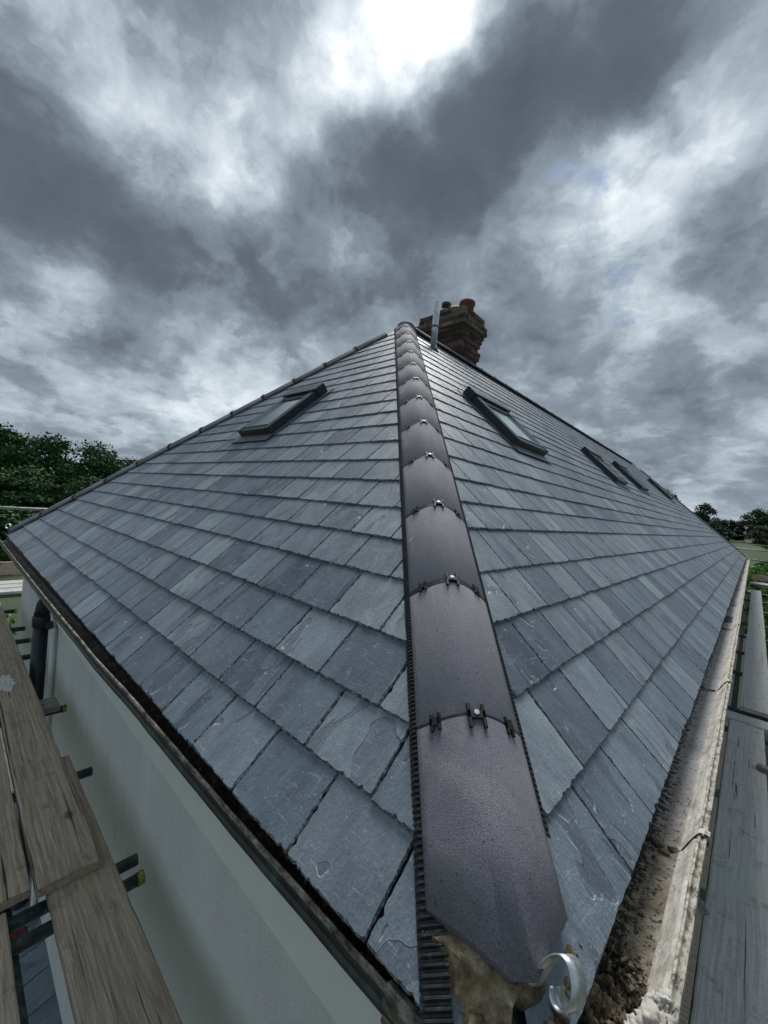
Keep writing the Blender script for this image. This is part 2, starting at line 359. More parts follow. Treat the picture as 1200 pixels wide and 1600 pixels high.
def wood(cols, name, axis=0, green=0.):
    def b(n, p):
        c, r = ocoord(n, True, 11.)
        s = (1.0, 24, 24) if axis == 0 else (24, 1.0, 24)
        g = n.noise(n.mapping(c, s), 3.0, 8, .68, .9)
        rg = n.new('ShaderNodeTexWave', wave_type='BANDS', bands_direction='Y' if axis == 0 else 'X')
        rg.inputs['Scale'].default_value = 13; rg.inputs['Distortion'].default_value = 9; rg.inputs['Detail'].default_value = 4; rg.inputs['Detail Scale'].default_value = .6; rg.inputs['Detail Roughness'].default_value = .6
        n.put(rg.inputs['Vector'], n.mapping(c, (.28, 1, 1) if axis == 0 else (1, .28, 1)))
        col = n.ramp(g, [(.28, cols[0]), (.5, cols[1]), (.72, cols[2])])
        col = n.mix(n.mapr(rg.outputs['Fac'], .0, .30, .22, 0), col, cols[0])
        pt = n.noise(c, 4.5, 4, .6); col = n.mix(n.mapr(pt, .56, .74, 0, .5), col, cols[3])
        cr = n.noise(n.mapping(c, (.32, 20, 20) if axis == 0 else (20, .32, 20)), 2.4, 4, .55, .8)
        crack = n.mapr(cr, .665, .69, 0, 1); col = n.mix(n.math('MULTIPLY', crack, .85), col, (.02, .016, .012))
        kn = n.voro(n.mapping(c, (.55, 1, 1) if axis == 0 else (1, .55, 1)), 4.6)
        knot = n.mapr(kn, .05, .11, 1, 0, True); col = n.mix(n.math('MULTIPLY', knot, .7), col, (.045, .035, .026))
        if green: col = n.mix(n.mapr(n.noise(c, 2.3, 4), .45, .65, 0, green), col, (.44, .49, .46))
        sx = n.noise(n.mapping(c, (6, 1.2, 3), (0, 0, .8)), 16, 4, .7, 2.); col = n.mix(n.mapr(sx, .70, .73, 0, .5), col, (.05, .045, .045))
        fn = n.noise(c, 190, 3, .7); col = n.mix(1., col, n.ramp(fn, [(.3, .8), (.7, 1.2)]), 'MULTIPLY')
        bl = n.mapr(n.noise(c, 11, 5, .65), .58, .7, 0, .45); col = n.mix(bl, col, (.10, .085, .07))
        h = n.math('SUBTRACT', n.math('ADD', g, n.math('MULTIPLY', rg.outputs['Fac'], .2)), crack)
        setp(n, p, col, .82, 0, n.bump(h, .9, .005), .25)
    return mat(name, b)
MAT_WOOD_L = wood([(.19, .142, .104), (.39, .315, .248), (.55, .475, .395), (.48, .40, .27)], 'weathered_board_brown')
MAT_WOOD_R = wood([(.34, .33, .325), (.46, .452, .445), (.56, .552, .545), (.40, .425, .40)], 'weathered_board_grey', 1, .55)
MAT_TIMBER = wood([(.13, .12, .11), (.23, .22, .20), (.34, .33, .30), (.2, .2, .18)], 'timber_offcut', 1)
MAT_TUBE = mat('scaffold_tube_steel', lambda n, p: setp(n, p, n.ramp(n.noise(ocoord(n)[0], 26, 6, .7), [(.35, (.028, .045, .047)), (.55, (.065, .09, .09)), (.75, (.20, .22, .21))]), .5, .35))
MAT_TUBE_G = mat('scaffold_tube_pale', lambda n, p: setp(n, p, n.ramp(n.noise(ocoord(n)[0], 20, 6, .7), [(.35, (.11, .12, .12)), (.7, (.26, .27, .26))]), .5, .4))
MAT_YELLOW = mat('yellow_end_cap', lambda n, p: setp(n, p, n.ramp(n.noise(ocoord(n)[0], 60, 4), [(.4, (.10, .095, .02)), (.6, (.38, .36, .04))]), .6))
MAT_RED = mat('rusty_coupler', lambda n, p: setp(n, p, n.ramp(n.noise(ocoord(n)[0], 60, 4), [(.4, (.05, .012, .012)), (.6, (.16, .03, .03))]), .6))
def b_pipe(n, p):
    c, _ = ocoord(n, False); k = n.noise(c, 9, 6, .7)
    col = n.ramp(k, [(.4, (.010, .017, .026)), (.6, (.018, .030, .042)), (.74, (.05, .07, .08))])
    setp(n, p, col, n.mapr(k, .3, .7, .3, .55), 0, n.bump(k, .3, .004))
MAT_PIPE = mat('soil_pipe_dark', b_pipe)
MAT_TERRA = mat('terracotta', lambda n, p: setp(n, p, n.ramp(n.noise(ocoord(n)[0], 14, 5), [(.3, (.12, .05, .036)), (.7, (.22, .095, .065))]), .8))
def b_brick(n, p):
    c, r = ocoord(n)
    oc = n.new('ShaderNodeObjectInfo').outputs['Color']
    col = n.mix(1., oc, n.ramp(r, [(0, .55), (.5, .95), (1, 1.45)]), 'MULTIPLY')
    k = n.noise(c, 22, 6, .7); col = n.mix(1., col, n.ramp(k, [(.3, .5), (.7, 1.4)]), 'MULTIPLY')
    setp(n, p, col, .9, 0, n.bump(k, .8, .006))
MAT_BRICK = mat('old_brick', b_brick)
MAT_BMORT = mat('chimney_mortar', lambda n, p: setp(n, p, n.ramp(n.noise(ocoord(n, False)[0], 14, 5), [(.3, (.13, .115, .09)), (.7, (.28, .25, .20))]), .95))
MAT_FRAME = mat('roof_window_cladding', lambda n, p: setp(n, p, n.ramp(n.noise(ocoord(n, False)[0], 20, 4), [(.3, (.016, .022, .028)), (.7, (.032, .040, .048))]), .38))
MAT_RIM = mat('roof_window_rim', lambda n, p: setp(n, p, (.34, .38, .39), .3, .6))
MAT_GLASS = mat('window_glass', lambda n, p: setp(n, p, (.52, .57, .58), .05, .75, None, 1.0))
MAT_LEAD = mat('lead_flashing', lambda n, p: setp(n, p, n.ramp(n.noise(ocoord(n, False)[0], 12, 5), [(.3, (.09, .10, .12)), (.7, (.17, .19, .21))]), .5, .4))
MAT_SCREW = mat('screw_zinc', lambda n, p: setp(n, p, (.50, .51, .52), .55, .6))
MAT_WHITE = mat('paint_spill', lambda n, p: setp(n, p, n.ramp(n.noise(ocoord(n, False)[0], 60, 5, .7), [(.35, (.3, .28, .25)), (.5, (.62, .62, .6))]), .8))
def leaf(name, a, b, c_):
    def f(n, p):
        c, r = ocoord(n); wp = n.new('ShaderNodeNewGeometry').outputs['Position']
        k = n.noise(wp, .45, 4, .6)
        col = n.ramp(n.math('MULTIPLY_ADD', r, .45, n.math('MULTIPLY', k, .75)), [(.2, a), (.55, b), (.95, c_)])
        setp(n, p, col, .7, 0, None, .25)
    return mat(name, f)
MAT_LEAF_D = leaf('oak_leaves', (.010, .032, .012), (.028, .078, .024), (.07, .16, .045))
MAT_LEAF_F = leaf('far_leaves', (.010, .024, .013), (.020, .044, .020), (.042, .075, .032))
MAT_LEAF_B = leaf('shrub_leaves', (.04, .10, .02), (.09, .20, .04), (.18, .32, .08))
MAT_BARK = mat('bark', lambda n, p: setp(n, p, n.ramp(n.noise(ocoord(n, False)[0], 5, 5), [(.3, (.03, .025, .02)), (.7, (.09, .075, .06))]), .9))
def b_ground(n, p):
    c, _ = ocoord(n, False); x = n.new('ShaderNodeSeparateXYZ'); n.put(x.inputs[0], c)
    k = n.noise(c, .8, 6, .65); g = n.ramp(k, [(.3, (.020, .034, .014)), (.7, (.05, .068, .028))])
    fld = n.ramp(n.noise(c, .07, 5), [(.3, (.026, .044, .014)), (.7, (.05, .066, .026))])
    yard = n.ramp(n.noise(c, 9, 6, .7), [(.3, (.05, .05, .045)), (.7, (.16, .155, .14))])
    col = n.mix(n.mapr(x.outputs[1], 60, 75), g, fld)
    ln = n.vmath('LENGTH', n.mapping(c, (1, 1, 0), (0, 0, 0), (3.4, -10, 0)))
    col = n.mix(n.mapr(ln, 14, 19, 1, 0), col, yard)
    setp(n, p, col, .95, 0, n.bump(n.noise(c, 3, 6), .6, .1))
MAT_GROUND = mat('grass_and_yard', b_ground)

# ------------------------------------------------------------ ground
W, L = 6.842, 20.78
TH = R(42.823); cT, sT, tT = math.cos(TH), math.sin(TH), math.tan(TH)
SL = W / 2 / cT
GZ = -5.4
def gz(x, y):
    t = min(1, max(0, (y - 28) / 60)); t = t * t * (3 - 2 * t)
    r = min(1, max(0, (x + 55) / 30)); r = r * r * (3 - 2 * r)
    t2 = min(1, max(0, (y - 90) / 60))
    return GZ + (4.45 * t + .85 * t2) * r
g = np.sinh(np.linspace(-6.2, 6.2, 150)) * 12
vs = [(x, y, gz(x, y)) for y in g for x in g]
n_ = len(g)
ground = obj('ground', pyd('ground', vs, [(j*n_+i, j*n_+i+1, (j+1)*n_+i+1, (j+1)*n_+i) for j in range(n_-1) for i in range(n_-1)]), MAT_GROUND, smooth=True)
ground['kind'] = 'structure'

# ------------------------------------------------------------ house
house = empty('house')
tag(house, 'pale rendered house with a new blue-grey slate hipped roof, brick chimney and roof windows', 'house')
# walls
bm = bmesh.new()
WY, WX = .17, -.17
x0, x1, y0, y1 = -W + .17, WX, WY, L - .17
bm.faces.new([bm.verts.new(p) for p in ((x0, y0, GZ), (x1, y0, GZ), (x1, y0, -.12), (x0, y0, -.12))])
bm.faces.new([bm.verts.new(p) for p in ((x1, y0, GZ), (x1, y1, GZ), (x1, y1, -.12), (x1, y0, -.12))])
bm.faces.new([bm.verts.new(p) for p in ((x1, y1, GZ), (x0, y1, GZ), (x0, y1, -.12), (x1, y1, -.12))])
bm.faces.new([bm.verts.new(p) for p in ((x0, y1, GZ), (x0, y0, GZ), (x0, y0, -.12), (x0, y1, -.12))])
obj('wall', bm, MAT_RENDER, house)
bm = bmesh.new(); box(bm, (x0 + .02, WY - .012, -.49), (x1 - .02, WY + .01, -.12)); obj('render_band', bm, MAT_BAND, house)['label'] = 'smoother pale band of render below the gutter'
bm = bmesh.new()                                   # soffit and fascia boards
box(bm, (-W + .05, .055, -.15), (-.05, .075, .02)); box(bm, (-.075, .08, -.15), (-.055, L - .05, .02))
box(bm, (-W + .06, .08, -.135), (-.08, WY + .05, -.12)); box(bm, (-WY - .05, .3, -.135), (-.08, L - .1, -.12))
obj('fascia', bm, MAT_BARK, house)

# roof slopes (frames: local x along the eave, local y up the slope, local z out of it)
FL = Matrix(((1, 0, 0, 0), (0, cT, -sT, 0), (0, sT, cT, 0), (0, 0, 0, 1)))          # hip end, world x = local x (negative)
FR = Matrix(((0, -cT, sT, 0), (1, 0, 0, 0), (0, sT, cT, 0), (0, 0, 0, 1)))          # long side, world y = local x
def deck(name, pts, F):
    o = obj(name, pyd(name, [(*q, -.004) for q in pts] + [(*q, -.03) for q in pts], [tuple(range(len(pts))), tuple(range(2*len(pts)-1, len(pts)-1, -1))] + [(i, i+len(pts), (i+1) % len(pts)+len(pts), (i+1) % len(pts)) for i in range(len(pts))]), MAT_DECK)
    o.matrix_world = F; o.parent = house; return o
slopeL = deck('hip_end_slope', [(-W + .01, .02), (-.01, .02), (-W/2, SL - .005)], FL)
slopeR = deck('long_slope', [(.01, .02), (L - .01, .02), (L - W/2, SL - .005), (W/2, SL - .005)], FR)
# hidden slopes at the back
bk = bmesh.new()
A_, B_ = Vector((-W/2, W/2, W/2*tT - .01)), Vector((-W/2, L - W/2, W/2*tT - .01))
bk.faces.new([bk.verts.new(p) for p in ((-W, L, 0), (-W, 0, 0), A_, B_)]); bk.faces.new([bk.verts.new(p) for p in ((0, L, 0), (-W, L, 0), B_)])
obj('back_slopes', bk, MAT_DECK, house)

def slate_mesh(w_, l_, rnd, nb, ns, lift=0., thick=.0066):
    """one dressed slate: jagged tail and sides with a chipped bevel that shows from above"""
    nb = max(2, nb); ns = max(1, ns)
    out = []; sd_ = rnd.random() * 90
    def rough(k, n, amp, chip):
        e = abs(rnd.gauss(0, amp * .7));
        if rnd.random() < chip: e += rnd.uniform(.002, .006)
        return e
    for k in range(nb): out.append((w_ * k / nb, rough(k, nb, .0014, .10), 'b'))
    for k in range(ns): out.append((w_ - rough(k, ns, .0009, .05), l_ * k / ns, 'r'))
    out.append((w_, l_, 't')); out.append((0, l_, 't'))
    for k in range(ns - 1, 0, -1): out.append((rough(k, ns, .0009, .05), l_ * k / ns, 'l'))
    out[0] = (rnd.uniform(0, .004), rnd.uniform(0, .004), 'b'); out[nb] = (w_ - rnd.uniform(0, .004), rnd.uniform(0, .004), 'r')
    zt = lambda v_: .0175 + lift - (.0098 + lift) * v_ / l_
    top, bot = [], []
    for i, (x, y, s) in enumerate(out):
        ph = mn.noise(Vector((x * 38 + sd_, y * 38, sd_))) * .5 + .5
        ins = .0015 + .007 * max(0, ph) ** 1.5 + rnd.uniform(0, .0015) if nb > 4 else .003
        if s == 'r' and nb > 8: ins *= 1.25
        xi, yi = x, y
        if y < l_ * .97:
            if s == 'b' or i == nb: yi += ins
            if s == 'r' and i != nb: xi -= ins * .6
            if s == 'l': xi += ins * .6
            if i == 0: xi += ins * .6
            if i == nb: xi -= ins * .6
        top.append((xi, yi, zt(yi))); bot.append((x, y, zt(y) - thick))
    n = len(out)
    return top + bot, [tuple(range(n))] + [(j, i, i + n, j + n) for i in range(n) for j in [(i + 1) % n]]

def clip_mesh(v, f, planes, keep_faces=True):
    bm = bmesh.new(); vv = [bm.verts.new(p) for p in v]
    for q in f: bm.faces.new([vv[i] for i in q])
    for co, no in planes:
        bmesh.ops.bisect_plane(bm, geom=bm.verts[:] + bm.edges[:] + bm.faces[:], plane_co=co, plane_no=no, clear_outer=True)
    v2 = [tuple(x.co) for x in bm.verts]; bm.verts.index_update(); f2 = [tuple(x.index for x in q.verts) for q in bm.faces]; bm.free()
    return v2, f2

def lay(F, parent, courses, joint0, joint1, width, lo, hi, skips, seed, sgn):
    """courses: slope distances of the tails; lo/hi: hip limits in u as functions of slope distance; u = sgn * local x"""
    rnd = random.Random(seed); items = []
    for ci, dd in enumerate(courses):
        gap = (courses[ci + 1] - dd) if ci + 1 < len(courses) else .19
        ln = min(gap + .045, SL - dd - .002)
        if ln < .05: continue
        wob = rnd.uniform(-.012, .012); j = (joint0 if ci % 2 == 0 else joint1) + (wob if ci > 2 else 0)
        u = j - 2 * width + math.floor((lo(dd) - j) / width) * width
        joints = []
        while u < hi(dd) + width:
            joints.append(u + rnd.uniform(-.006, .006)); u += width
        if sgn > 0 and ci == 0: joints = [q for q in joints if not .2 < q < .35]      # tile-and-a-half slate beside the hip
        for a, b in zip(joints, joints[1:]):
            gp = rnd.uniform(.0015, .004); a2, b2 = a + gp * .5, b - gp * .5
            if b2 < lo(dd) + .004 or a2 > hi(dd) - .004: continue
            if any(s0 < a2 and b2 < s1 and t0 < dd and dd + gap < t1 for s0, s1, t0, t1 in skips): continue
            um, vm = (a2 + b2) / 2, dd + gap / 2
            P = F @ Vector((sgn * um, vm, 0)); s = seen(P)
            score = 0
            if s and -60 < s[0] < 1260 and s[1] < 1680:
                vd = (P - CP).normalized(); score = abs(vd.dot(F.col[2].xyz)) / s[2] ** 2 * 1e4
            items.append((score, a2, b2, dd + rnd.uniform(-.0025, .0025), ln, ci, rnd.random()))
    items.sort(key=lambda t: -t[0])
    SV, SF = [], []
    for idx, (score, a, b, dd, ln, ci, rr) in enumerate(items):
        single = idx < 300
        big = score > 900; mid = score > 150
        nb, ns = (30, 22) if big else (10, 6) if mid else (2, 1)
        lf = rnd.uniform(0, .003)
        v, f = slate_mesh(b - a, ln, rnd, nb, ns, lf)
        x_org = a if sgn > 0 else -b
        planes = []
        need = a < lo(dd + ln) or b > hi(dd + ln)
        if need:
            # hips in local coords: keep u > lo(v), u < hi(v)
            m = cT
            if sgn > 0:
                planes = [((lo(dd) - x_org, 0, 0), (-1, m, 0)), ((hi(dd) - x_org, 0, 0), (1, m, 0))]
            else:
                planes = [((-lo(dd) - x_org, 0, 0), (1, m, 0)), ((-hi(dd) - x_org, 0, 0), (-1, m, 0))]
            v, f = clip_mesh(v, f, planes)
            if not f: continue
        tilt = rnd.gauss(0, .004)
        if single:
            me = pyd('slate', v, f); me.materials.append(MAT_SLATE); me.materials.append(MAT_EDGE); me.polygons.foreach_set('material_index', [1 if p_.normal.z < .93 or p_.area < 2e-4 and len(p_.vertices) == 4 and p_.normal.z < .995 else 0 for p_ in me.polygons])
            T = Matrix.Translation((x_org, dd, 0)) @ Matrix.Rotation(tilt, 4, 'Z')
            o = obj('slate', me, MAT_SLATE); o.parent = parent; o.matrix_parent_inverse = Matrix.Identity(4); o.matrix_basis = T
        else:
            k = len(SV); ct, st = math.cos(tilt), math.sin(tilt)
            SV += [(x_org + x * ct - y * st, dd + x * st + y * ct, z) for x, y, z in v]; SF += [tuple(i + k for i in q) for q in f]
    if SF:
        me = pyd('slates', SV, SF); me.materials.append(MAT_SLATE); me.materials.append(MAT_EDGE); me.polygons.foreach_set('material_index', [1 if p_.normal.z < .93 else 0 for p_ in me.polygons]); o = obj('slates', me); o.parent = parent; o['kind'] = 'stuff'
        o['label'] = 'remaining slates, higher and farther along the slope'

cl = [-.004, .178, .357, .558, .771, .956, 1.142, 1.345, 1.537, 1.74, 1.951, 2.14]
while cl[-1] + .2 < SL: cl.append(cl[-1] + .2)
cr_ = [-.004, .191, .417, .626, .826, 1.051, 1.227, 1.413, 1.625, 1.846, 2.061]
while cr_[-1] + .2 < SL: cr_.append(cr_[-1] + .2)
WIN_L = [(3.14, .56, 1.97, .80)]
WIN_R = [(2.98, .76, 2.13, .80), (7.05, .76, 2.24, .80), (9.70, .78, 2.40, .82), (15.1, .80, 2.66, .84)]
sk = lambda ws: [(a + .02, a + w_ - .02, b + .02, b + h_ - .02) for a, w_, b, h_ in ws]
lay(FL, slopeL, cl, .05, .185, .2505, lambda d_: d_ * cT + .012, lambda d_: W - d_ * cT - .012, sk(WIN_L), 11, -1)
lay(FR, slopeR, cr_, .014, .11, .2615, lambda d_: d_ * cT + .012, lambda d_: L - d_ * cT - .012, sk(WIN_R), 23, 1)

# ------------------------------------------------------------ hip and ridge tiles
def tile_prof(hw, rise, off, n=20, r=.10, m=1.3):
    return [(hw * (2 * k / n - 1), rise - m * (math.sqrt((hw * (2*k/n-1)) ** 2 + r * r) - r) + off) for k in range(n + 1)]
def tile_mesh(ln, hw=.128, rise=.05, thick=.013, m=1.3):
    o_ = tile_prof(hw, rise, 0, m=m); i_ = [(a * .93, b - thick) for a, b in tile_prof(hw, rise, 0, m=m)]
    ring = o_ + i_[::-1]; nn = len(ring); bm = bmesh.new()
    st = [0, .004, ln * .5, ln - .004, ln]
    rows = []
    for k, s in enumerate(st):
        q = .0025 if k in (0, 4) else 0
        rows.append([bm.verts.new((s, a * (1 - q * 4), b - (q if j < len(o_) else 0))) for j, (a, b) in enumerate(ring)])
    for A, B in zip(rows, rows[1:]):
        for k in range(nn):
            f = bm.faces.new((A[(k+1) % nn], A[k], B[k], B[(k+1) % nn])); f.smooth = k < len(o_) - 1
    no = len(o_)
    for row, fl in ((rows[0], 0), (rows[-1], 1)):
        for k in range(no - 1):
            q = [row[k], row[k+1], row[nn-2-k], row[nn-1-k]]
            bm.faces.new(q[::-1] if fl else q)
    return bm
def union_mesh(hw=.128, rise=.05, m=1.3):
    """black plastic strip filling the joint between two tiles"""
    P = tile_prof(hw * .995, rise, -.001, m=m); Q = [(a * .94, b - .016) for a, b in tile_prof(hw, rise, 0, m=m)]
    bm = bmesh.new(); ring = P + Q[::-1]; nn = len(ring)
    A = [bm.verts.new((-.011, a, b)) for a, b in ring]; B = [bm.verts.new((.011, a, b)) for a, b in ring]
    for k in range(nn): bm.faces.new((A[(k+1) % nn], A[k], B[k], B[(k+1) % nn]))
    return bm
def clip_mesh_h(a0, hw=.128, rise=.05, m=1.3, top=False):
    """H-shaped clip sitting over the joint at profile position a0"""
    f = lambda a: rise - m * (math.sqrt(a * a + .01) - .10)
    sl = math.atan2(f(a0 + .005) - f(a0 - .005), .01); bm = bmesh.new()
    hx, hy = (.030, .021) if top else (.020, .014)
    bars = [(-.009, -hy, .010, hy), (-hx, -hy, .026 if top else hx, -hy + .008), (-hx, hy - .008, .026 if top else hx, hy)]
    for q in bars: box(bm, (q[0], q[1], -.002), (q[2], q[3], .0055), bev=.001)
    bm.transform(Matrix.Translation((0, a0, f(a0) + .001)) @ Matrix.Rotation(sl, 4, 'X'))
    return bm
ME_TILE = None
def keep(bm, name, m_):
    me = bpy.data.meshes.new(name); bm.to_mesh(me); bm.free(); me.materials.append(m_); return me
ME_TILE = keep(tile_mesh(.434), 'hip_tile', MAT_TILE)
ME_UNION = keep(union_mesh(), 'joint_strip', MAT_PLASTIC)
ME_CT = keep(clip_mesh_h(.0, top=True), 'clip', MAT_PLASTIC); ME_CL = keep(clip_mesh_h(-.088), 'clip', MAT_PLASTIC); ME_CR = keep(clip_mesh_h(.088), 'clip', MAT_PLASTIC)
b_ = bmesh.new(); tube(b_, (.004, 0, .052), (.004, 0, .0585), .0062, 10); tube(b_, (.004, 0, .0585), (.004, 0, .0588), .0025, 6); ME_SCREW = keep(b_, 'screw', MAT_SCREW)
def frame_along(p0, dirv, side, shift=0):
    H = Vector(dirv).normalized(); S = Vector(side).normalized(); Nn = H.cross(S)
    if Nn.z < 0: S = -S; Nn = H.cross(S)
    Mx = Matrix.Identity(4)
    p = Vector(p0) + Vector(side).normalized() * shift
    for i in range(3): Mx[i][0], Mx[i][1], Mx[i][2], Mx[i][3] = H[i], S[i], Nn[i], p[i]
    return Mx
def child(name, me, par, basis=None):
    o = bpy.data.objects.new(name, me); C.objects.link(o); o.parent = par
    if basis is not None: o.matrix_basis = basis
    return o
def put_tile(F, s, me, name, nxt=True):
    o = bpy.data.objects.new(name, me); C.objects.link(o); o.matrix_world = F @ Matrix.Translation((s, 0, 0)); o.parent = house
    if nxt:
        T = Matrix.Translation((-.004, 0, 0))
        child('joint_strip', ME_UNION, o, T); child('clip', ME_CT, o, T); child('clip', ME_CL, o, T); child('clip', ME_CR, o, T); child('screw', ME_SCREW, o, T)
    return o
HD = Vector((-1, 1, tT)).normalized(); hipL = W / 2 * math.sqrt(2 + tT * tT)
FH = frame_along((0, 0, 0), HD, (1, 1, 0), .010)
S0 = .530
# first tile, mitred over the corner
bm = tile_mesh(S0 - .002 - .05); bm.transform(FH @ Matrix.Translation((.05, 0, 0)))
for co, no in (((0, .054, .09), (0, -1, -.30)), ((-.036, 0, .09), (1, 0, -.30)), ((-.056, .068, .09), (1, -1, -1.1))):
    r_ = bmesh.ops.bisect_plane(bm, geom=bm.verts[:] + bm.edges[:] + bm.faces[:], plane_co=co, plane_no=no, clear_outer=True)
    ed = [e for e in r_['geom_cut'] if isinstance(e, bmesh.types.BMEdge)]
    try: bmesh.ops.triangle_fill(bm, edges=ed, use_beauty=True)
    except Exception: pass
t0 = obj('hip_tile', bm, MAT_TILE, house); t0['label'] = 'lowest hip tile, its end cut to a blunt point over the gutters'
s = S0
while s + .442 < hipL + .05: put_tile(FH, s, ME_TILE, 'hip_tile'); s += .45
put_tile(FH, s, keep(tile_mesh(max(.08, hipL + .03 - s)), 'hip_tile', MAT_TILE), 'hip_tile')
# hip to the far left corner
HD2 = Vector((1, 1, tT)).normalized(); F2 = frame_along((-W, 0, 0), HD2, (-1, 1, 0))
s = .12
while s + .442 < hipL + .05: put_tile(F2, s, ME_TILE, 'hip_tile'); s += .45
# hip down to the far right corner
F3 = frame_along((0, L, 0), Vector((-1, -1, tT)), (1, -1, 0))
s = .12
while s + .442 < hipL + .05: put_tile(F3, s, ME_TILE, 'hip_tile'); s += .45
# ridge
F4 = frame_along((-W/2, W/2, W/2 * tT), (0, 1, 0), (1, 0, 0))
s = .10
while s + .442 < L - W + .05: put_tile(F4, s, ME_TILE, 'ridge_tile'); s += .45
# apex cap
bm = bmesh.new(); bmesh.ops.create_uvsphere(bm, u_segments=16, v_segments=8, radius=.12)
bm.transform(Matrix.Translation((-W/2, W/2 + .03, W/2*tT - .01)) @ Matrix.Diagonal((1, 1, .62, 1)))
obj('apex_cap', bm, MAT_TILE, house, smooth=True)

# ribbed roll beside the hip tiles
def comb(F, s_a, s_b, side, inner=.098, outer=.140, pitch=.0115):
    bm = bmesh.new(); m_ = .549; rows = []
    n = int((s_b - s_a) / (pitch / 4))
    for k in range(n + 1):
        s_ = s_a + k * pitch / 4; up = .0095 if (k % 4) in (1, 2) else .0015
        rows.append([bm.verts.new(F @ Vector((s_, side * a, -m_ * a + z0 + up * q))) for a, z0, q in ((inner, .031, 1), (inner * .4 + outer * .6, .0305, 1), (outer - .006, .0285, 1), (outer, .023, .5))])
    for A, B in zip(rows, rows[1:]):
        for k in range(3):
            f = bm.faces.new((A[k], A[k+1], B[k+1], B[k]) if side < 0 else (A[k+1], A[k], B[k], B[k+1]))
    return bm
for side, sa, ou in ((1, .06, .143), (-1, .33, .146)):
    obj('ribbed_hip_roll', comb(FH, sa, hipL, side, outer=ou), MAT_COMB, house)

# mortar bedding below the cut tile
def lump(pts, rad, seed, noise=.4, sub=3, squash=(1, 1, 1)):
    rnd = random.Random(seed); bm = bmesh.new()
    for i, p in enumerate(pts):
        r = rad[i] if hasattr(rad, '__len__') else rad
        k = bmesh.ops.create_icosphere(bm, subdivisions=sub, radius=r)['verts']
        off = Vector((rnd.random() * 50, rnd.random() * 50, 0))
        from mathutils import noise as mn
        for v_ in k:
            d_ = v_.co.normalized(); h = 1 + noise * mn.fractal(d_ * 2.2 + off, .8, 2.2, 5)
            v_.co = Vector((v_.co.x * squash[0], v_.co.y * squash[1], v_.co.z * squash[2])) * h + Vector(p)
    return bm
bm = bmesh.new(); rnd = random.Random(5)
from mathutils import noise as mn
rows = []
for k in range(33):                                  # strip of bedding under the left cut edge
    t = k / 32; a = FH.inverted() @ Vector((0, 0, 0))
    x = -.215 + t * .165; y = .058; z_edge = None
    ss = None
    y = .050; zs = y * tT + .022
    # height of tile underside above this spot
    loc = FH.inverted() @ Vector((x, y, .1)); ht = .1 + (.05 - 1.3 * (math.sqrt(loc.y ** 2 + .01) - .10) - .014 - loc.z) / FH.col[2].z
    nz = lambda q: mn.fractal(Vector((x * 40 + q * 9, q * 3.1, 7)), .8, 2, 4) * .004
    ht = max(ht, zs + .004)
    rows.append([bm.verts.new(p) for p in ((x, y + .05, ht + .004), (x, y - .003 + nz(1), ht - .002), (x, y - .012 + nz(2), ht * .6 + zs * .4), (x, y - .013 + nz(3), (y - .013) * tT + .03), (x + nz(4), y - .020 - abs(nz(5)) * 2 - .022 * t, (y - .020 - .022 * t) * tT + .018))])
for A, B in zip(rows, rows[1:]):
    for k in range(4): bm.faces.new((A[k], B[k], B[k+1], A[k+1]))
bmesh.ops.subdivide_edges(bm, edges=bm.edges[:], cuts=3, use_grid_fill=True)
for v_ in bm.verts: v_.co += Vector((0, -.6, .8)) * mn.fractal(v_.co * 55, .9, 2.1, 5) * .0045
obj('mortar_bedding', bm, MAT_MORTAR, house)['label'] = 'ochre mortar packed under the cut end of the lowest hip tile'
bm = lump([(-.085, .078, .075), (-.06, .085, .066), (-.11, .09, .085), (-.052, .11, .06), (-.075, .12, .08)], .024, 33, .3, 3)
obj('mortar_bedding', bm, MAT_DIRT, house, smooth=True)
bm = lump([(-.085, .022, .035), (-.06, .012, .025), (-.105, .03, .036), (-.045, .03, .04), (-.022, .085, .03), (-.02, .13, .035), (-.022, .175, .03), (-.032, .215, .042), (-.03, .25, .036)], [.022, .02, .018, .03, .024, .022, .02, .018, .012], 3, .45, 3, (1, 1, .55))
obj('mortar_bedding', bm, MAT_DIRT, house, smooth=True)['label'] = 'crumbling mortar at the corner of the eaves'

# hip irons
def hip_iron(F, par, label=None):
    bm = bmesh.new(); path = [(-.02, .045), (.03, .028), (.05, .022)]
    for k in range(22):
        t = -math.pi * .42 + k / 21 * math.pi * 1.72; rr = .031
        path.append((.072 + rr * math.cos(t + 0) , .040 + rr * math.sin(t)))
    wd = .012
    rows = [[bm.verts.new(F @ Vector((-a, q, z))) for q in (-wd, wd)] for a, z in path]
    for A, B in zip(rows, rows[1:]):
        f = bm.faces.new((A[0], A[1], B[1], B[0])); f.smooth = True
    bmesh.ops.recalc_face_normals(bm, faces=bm.faces[:])
    o = obj('hip_iron', bm, MAT_STEEL, par)
    sm = o.modifiers.new('thick', 'SOLIDIFY'); sm.thickness = .004; sm.offset = 0
    if label: o['label'] = label
    return o
ipath = [(-0.0662, 0.1109, 0.017), (-0.0572, 0.1187, 0.044), (-0.0464, 0.1267, 0.0733), (-0.0348, 0.1312, 0.0954), (-0.021, 0.1311, 0.1092), (-0.0089, 0.1264, 0.1108), (-0.0, 0.1189, 0.1026), (0.0053, 0.1114, 0.0909), (0.0041, 0.1052, 0.0756), (-0.0049, 0.1029, 0.0613), (-0.0163, 0.1064, 0.0576), (-0.0239, 0.1124, 0.0636), (-0.0232, 0.1163, 0.0731)]
inrm = Vector((-0.3785, -0.8479, 0.3712)); bm = bmesh.new(); fine_ = []
